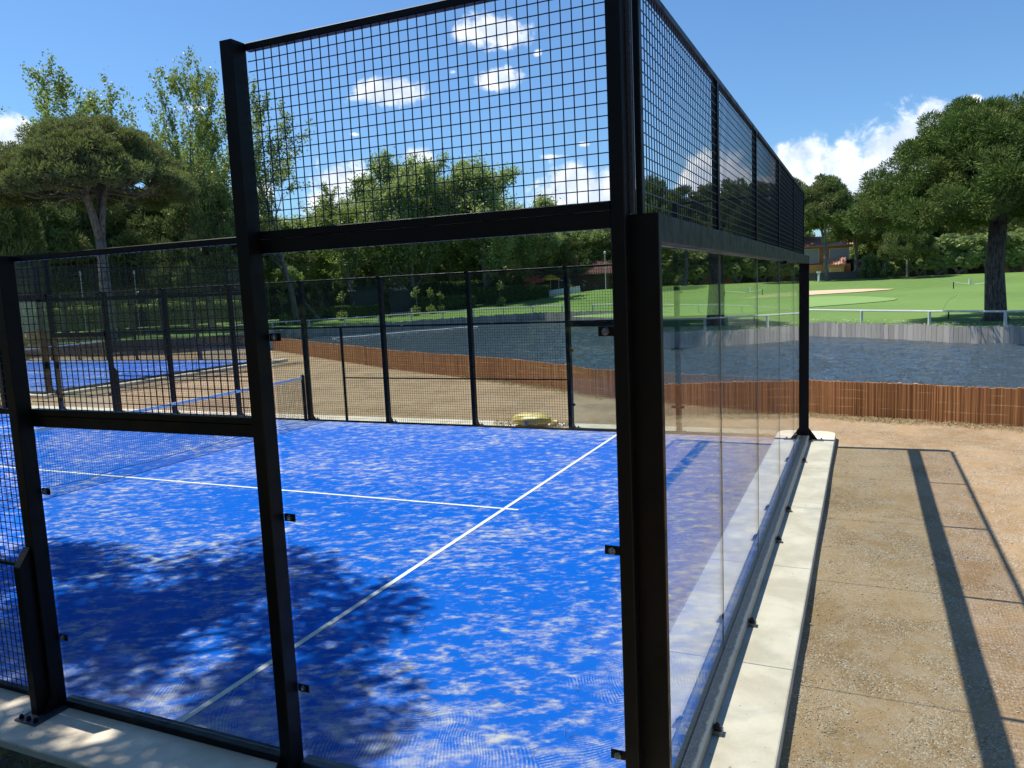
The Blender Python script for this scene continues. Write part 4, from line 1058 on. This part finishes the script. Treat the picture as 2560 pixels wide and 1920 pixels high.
wall(2470, 2620, 101.5, 101, 1.6, 'brown_wall', 'dark brown wall to the right of the thick trunk')
wall(1363, 1450, 97.5, 97.8, .75, 'white_paint', 'low white wall right of the clipped hedge', th=.2)
wall(970, 1110, 92.5, 93, .3, 'path', 'pale low path edge behind the lawn, right of the kiosk', th=.6)
# paths on the left
patch('path', 37.5, 94, 4, 2.2, 'path', .03, 30, .1, 4)
patch('path', 51.5, 88, 9, 1.0, 'path', .03, 30, .05, 6)
patch('path', 48.5, 84, 6, .8, 'path', .04, 30, .05, 7)
# red parasol, yellow bin
def parasol(u, d, col, lb):
    az, _ = azel(u, 700); x, y = PD(az, d); root = empty('parasol', (x, y, gheight(x, y)))
    p = MB(); p.tube([(0, 0, 0), (0, 0, 2.7)], .035, 8); p.build('pole', 'white_paint', root)
    c = MB(); n = 8; c.add([(0, 0, 2.8)] + [(1.4 * math.cos(2 * math.pi * i / n), 1.4 * math.sin(2 * math.pi * i / n), 2.2) for i in range(n)] + [(1.4 * math.cos(2 * math.pi * i / n), 1.4 * math.sin(2 * math.pi * i / n), 2.0) for i in range(n)],
          [(0, 1 + i, 1 + (i + 1) % n) for i in range(n)] + [(1 + i, 1 + n + i, 1 + n + (i + 1) % n, 1 + (i + 1) % n) for i in range(n)])
    c.build('canopy', col, root); tag(root, lb, 'parasol')
parasol(1335, 101, 'red_cloth', 'red parasol above the hedge left of the brown-roofed building')
parasol(1376, 102, 'yellow_plastic', 'orange parasol between the red parasol and the brown roof')
root = empty('litter_bin', (*PD(azel(1424, 700)[0], 99.5), 1.6)); b = MB(); b.bar(0, 0, .8, .6, 0, 1.0, .08); b.build('body', 'yellow_plastic', root); b = MB(); b.bar(0, 0, .86, .66, 1.0, 1.08, .06); b.build('lid', 'yellow_plastic', root); tag(root, 'yellow bin in front of the brown-roofed building', 'bin')
# lamp posts
def lamp(u, d, h, lb):
    az, _ = azel(u, 700); x, y = PD(az, d); root = empty('street_lamp', (x, y, gheight(x, y)))
    p = MB(); p.tube([(0, 0, 0), (0, 0, h)], [.06, .045], 8); p.build('pole', 'white_paint', root)
    g = MB(); g.tube([(0, 0, h), (0, 0, h + .08), (0, 0, h + .25), (0, 0, h + .36)], [.08, .18, .18, .05], 10); g.build('lamp_head', 'white_paint', root); root.scale = (.5, .5, 1) if u < 600 else (.8, .8, 1); tag(root, lb, 'street lamp')
lamp(1514, 100, 4.4, 'tall white lamp post just left of the corner post')
lamp(202, 74, 5.2, 'thin pale lamp post between the trunks at the left')
lamp(337, 76, 5.2, 'thin pale lamp post right of the umbrella pine trunk')
lamp(452, 75, 5.0, 'thin pale lamp post behind the second court near the tall post')
az, _ = azel(2047, 700); x, y = PD(az, 92.5); root = empty('golf_sign', (x, y, gheight(x, y)))
p = MB(); p.tube([(0, 0, 0), (0, 0, .95)], .12, 8); p.build('post', 'white_paint', root); p = MB(); p.bar(0, 0, .42, .42, .95, 1.15, .05); p.build('head', 'white_paint', root); tag(root, 'short white post with a box head at the edge of the lawn', 'post')
# parked car
az, _ = azel(2140, 700); x, y = PD(az, 108); root = empty('parked_car', (x, y, gheight(x, y) + .85), R_(az + 55))
prof = [(-2.1, .35), (-2.12, .75), (-1.7, .95), (-1.0, 1.05), (-.45, 1.45), (.9, 1.48), (1.5, 1.1), (2.0, 1.0), (2.1, .6), (2.05, .33)]
b = MB(); n = len(prof)
b.add([(px, -.85 if pz < 1.2 else -.68, pz) for px, pz in prof] + [(px, .85 if pz < 1.2 else .68, pz) for px, pz in prof], [tuple(range(n))[::-1], tuple(range(n, 2 * n))] + [(i, (i + 1) % n, (i + 1) % n + n, i + n) for i in range(n)])
bo = b.build('body', 'car_paint', root)
for sx in (-1.3, 1.3):
    for sy in (-.8, .8):
        w = MB(); w.tube([(sx, sy - .1, .33), (sx, sy + .1, .33)], .33, 16); w.build('wheel', 'tyre', root)
for sy in (-.6, .6):
    w = MB(); w.bar(-2.08, sy, .14, .34, .68, .84, .03); w.build('headlight', 'white_paint', root)
w = MB(); w.bar(-2.13, 0, .04, .52, .42, .54, .0); w.build('number_plate', 'white_paint', root)
w = MB(); w.add([(-1.0, -.68, 1.07), (-1.0, .68, 1.07), (-.48, .62, 1.44), (-.48, -.62, 1.44)], [(0, 1, 2, 3)]); w.build('windscreen', 'dark_window', root)
g = MB(); g.box(-3, 3, -2, 2, -2.5, .0); o = g.build('driveway', 'path'); o.location = root.location; o.rotation_euler = root.rotation_euler; tag(o, kind='structure')
tag(root, 'dark car parked under the pines right of the orange house', 'car')
# sprinkler stake and rope barrier on the lawn
def at(u, v, d): az, _ = azel(u, v); x, y = PD(az, d); return x, y, gheight(x, y)
x, y, z = at(2372, 760, 47); root = empty('marker_stake', (x, y, z)); p = MB(); p.tube([(0, 0, -.1), (0, 0, .34)], .035, 6); p.build('stake', 'black', root)
p = MB(); p.tube([(.0, .0, .1), (-.05, .25, .5), (-.1, .05, .95), (-.15, -.35, 1.2)], .008, 4); p.build('wire', 'white_band', root); tag(root, 'short black stake with a curved white wire on the lawn', 'stake')
x, y, z = at(2425, 715, 75); root = empty('rope_barrier', (x, y, z))
for k, sx in enumerate((-1.2, 2.2)):
    p = MB(); p.tube([(sx * .12, -sx, 0), (sx * .12, -sx, .55)], .04, 6); p.build('stake', 'black', root)
p = MB(); p.tube([(-.14, 1.6, .8), (-.14, 1.2, .5), (.1, -.3, .3), (.26, -2.2, .5)], .02, 5); p.build('rope', 'white_band', root)
p = MB(); p.bar(.1, 0, .18, .18, .3, .75, .03); p.build('marker', 'white_paint', root); tag(root, 'small white rope barrier on the lawn left of the thick trunk', 'barrier')
# white daisies on the bank
k = 1100; azr = rng.uniform(-9, 4, k); off = rng.uniform(.4, 2.9, k); keep = rng.uniform(0, 1, k) < (.25 + .75 * (np.sin(azr * 2.1) > .2)); V = []
cs = []
for a_, o_ in zip(azr[keep], off[keep]):
    x, y = PD(a_, bankd(a_) + o_); cs.append((x, y, gheight(x, y) + .05))
cs = np.array(cs); n = len(cs); d_ = norm(rdir(n) * np.array([1, 1, .2])); s_ = norm(np.cross(d_, np.array([0, 0, 1.0]) + rdir(n) * .5))
V, F = quads(cs, d_, s_, np.full(n, .022), np.full(n, .022)); tag(npmesh('daisies', V, F, 'white_paint'), kind='stuff')

# ------------------------------------------------------------------ yellow sack and litter by the far fence
root = empty('yellow_sack', (10.36, 4.90, 0.0), R_(90)); root.scale = (.86, .86, .9)
V = []; F = []; nu, nv = 36, 18
for j in range(nv + 1):
    ph = math.pi * j / nv
    for i in range(nu):
        th = 2 * math.pi * i / nu; lx = math.cos(ph); rr_ = math.sin(ph) ** .75
        x = .46 * lx; y = .20 * rr_ * math.cos(th); z = .145 * rr_ * math.sin(th)
        fold = 1 + .06 * math.sin(7 * th + 3 * lx) + .05 * math.sin(11 * lx + 2 * th) - .12 * math.exp(-((lx - .05) / .06) ** 2)
        y *= fold; z = z * fold + .135; z = max(z, .004 + .004 * math.sin(9 * th)); V.append((x, y, z))
for j in range(nv):
    for i in range(nu): F.append((j * nu + i, j * nu + (i + 1) % nu, (j + 1) * nu + (i + 1) % nu, (j + 1) * nu + i))
me = bpy.data.meshes.new('body'); me.from_pydata(V, [], F); me.update(); link('body', me, 'yellow_sack', root, True)
p = MB(); p.tube([(-.44, 0, .12), (-.5, 0, .1), (-.56, .02, .11), (-.62, .03, .09)], [.05, .022, .05, .06], 9); p.build('tied_neck', 'yellow_sack', root)
p = MB(); p.add([(-.02, .213, .05), (.09, .213, .05), (.09, .20, .13), (-.02, .20, .13)], [(0, 1, 2, 3)]); p.build('label_patch', 'blue_label', root)
tag(root, 'yellow sack lying on the kerb outside the far mesh', 'sack')
rr = random.Random(6); p = MB()
for i in range(70):
    sd = rr.choice([-1, 1]); cx = 10.3 + rr.uniform(-.12, .2); cy = 4.92 + sd * rr.uniform(.42, .85) * (1 if sd < 0 else .9); L = rr.uniform(.08, .24); a = rr.uniform(0, 6.28)
    p.tube([(cx, cy, .01), (cx + L * .5 * math.cos(a), cy + L * .5 * math.sin(a), rr.uniform(.03, .12)), (cx + L * math.cos(a), cy + L * math.sin(a), rr.uniform(.0, .08))], [.006, .005, .002], 4)
tag(p.build('dry_leaves', 'dry_straw'), kind='stuff')
# dry grass and twigs along the foot of the heather screen and scattered on the gravel
rs = random.Random(77); p = MB(); sh = [Vector((*q, 0)) for q in SHORE if q[1] > -12]
for i in range(3200):
    k = rs.randrange(len(sh) - 1)
    if i < 2200: k = rs.choice([1, 2, 2, 3, 3, 4, 5, 6, 7]) % (len(sh) - 1)
    a, b = sh[k], sh[k + 1]; q = a.lerp(b, rs.random()); d = (b - a).normalized(); n = Vector((-d.y, d.x, 0)); q = q + n * (abs(rs.gauss(0, .16)) + .03); an = rs.uniform(0, 6.28); L = rs.uniform(.05, .22)
    e = Vector((math.cos(an), math.sin(an), 0)) * L
    p.tube([q + Vector((0, 0, -.09)), q + e * .5 + Vector((0, 0, -.09 + rs.uniform(.0, .05))), q + e + Vector((0, 0, -.092))], [.004, .003, .002], 3)
for i in range(160):
    q = Vector((rs.uniform(0, 9), -.56 - rs.random() ** 2 * 4, -.095)); an = rs.uniform(0, 6.28); L = rs.uniform(.03, .13); e = Vector((math.cos(an), math.sin(an), 0)) * L; f = Vector((math.cos(an + .7), math.sin(an + .7), 0)) * L
    p.tube([q, q + e * .6 + Vector((0, 0, .008)), q + e * .6 + f * .5], [.0022, .002, .001], 3)
tag(p.build('dry_litter', 'dry_straw'), kind='stuff')
# pine needles and twigs on the court
p = MB()
for i in range(420):
    x = rr.uniform(.1, 5.5) ** 1.0; y = rr.uniform(.1, 5.0); a = rr.uniform(0, 6.28); L = rr.uniform(.04, .13); b = a + rr.uniform(-.6, .6)
    p.tube([(x, y, .014), (x + L * .5 * math.cos(a), y + L * .5 * math.sin(a), .022), (x + L * .5 * (math.cos(a) + math.cos(b)), y + L * .5 * (math.sin(a) + math.sin(b)), .014)], [.0014, .0012, .0008], 3)
tag(p.build('pine_needles', 'needle'), kind='stuff')
# loose pebbles on the gravel near the camera
k = 9000; px = rng.uniform(-.6, 9, k); py = -.54 - rng.uniform(0, 1, k) ** 1.3 * 5.5; V = []; F = []
oc = np.array([(1, 0, 0), (0, 1, 0), (-1, 0, 0), (0, -1, 0), (0, 0, .7), (0, 0, -.5)], float); of = np.array([(0, 1, 4), (1, 2, 4), (2, 3, 4), (3, 0, 4), (1, 0, 5), (2, 1, 5), (3, 2, 5), (0, 3, 5)])
sc = rng.uniform(.0025, .008, k) * (1 + (rng.uniform(0, 1, k) > .96) * .9); an = rng.uniform(0, 6.28, k); as_ = rng.uniform(.6, 1, k)
cx_, sx_ = np.cos(an), np.sin(an)
V = np.empty((k, 6, 3)); V[:, :, 0] = px[:, None] + sc[:, None] * (oc[None, :, 0] * cx_[:, None] - oc[None, :, 1] * sx_[:, None] * as_[:, None])
V[:, :, 1] = py[:, None] + sc[:, None] * (oc[None, :, 0] * sx_[:, None] + oc[None, :, 1] * cx_[:, None] * as_[:, None]); V[:, :, 2] = -.097 + sc[:, None] * oc[None, :, 2]
F = (np.arange(k)[:, None, None] * 6 + of[None]).reshape(-1, 3)
tag(npmesh('loose_pebbles', V.reshape(-1, 3), F, 'pebble'), kind='stuff')
# grass blades in the soil strip
k = 9000; c = np.stack([-.56 - rng.uniform(0, 1, k) ** 1.2 * 1.6, rng.uniform(2.2, 8, k), np.full(k, -.045)], 1)
d_ = norm(rdir(k) * .8 + np.array([0, 0, .8])); d_[:, 2] = np.abs(d_[:, 2]); s_ = norm(np.cross(d_, rdir(k)))
V, F = quads(c, d_, s_, rng.uniform(.015, .04, k), np.full(k, .003)); tag(npmesh('grass_tufts', V, F, 'blades'), kind='stuff')
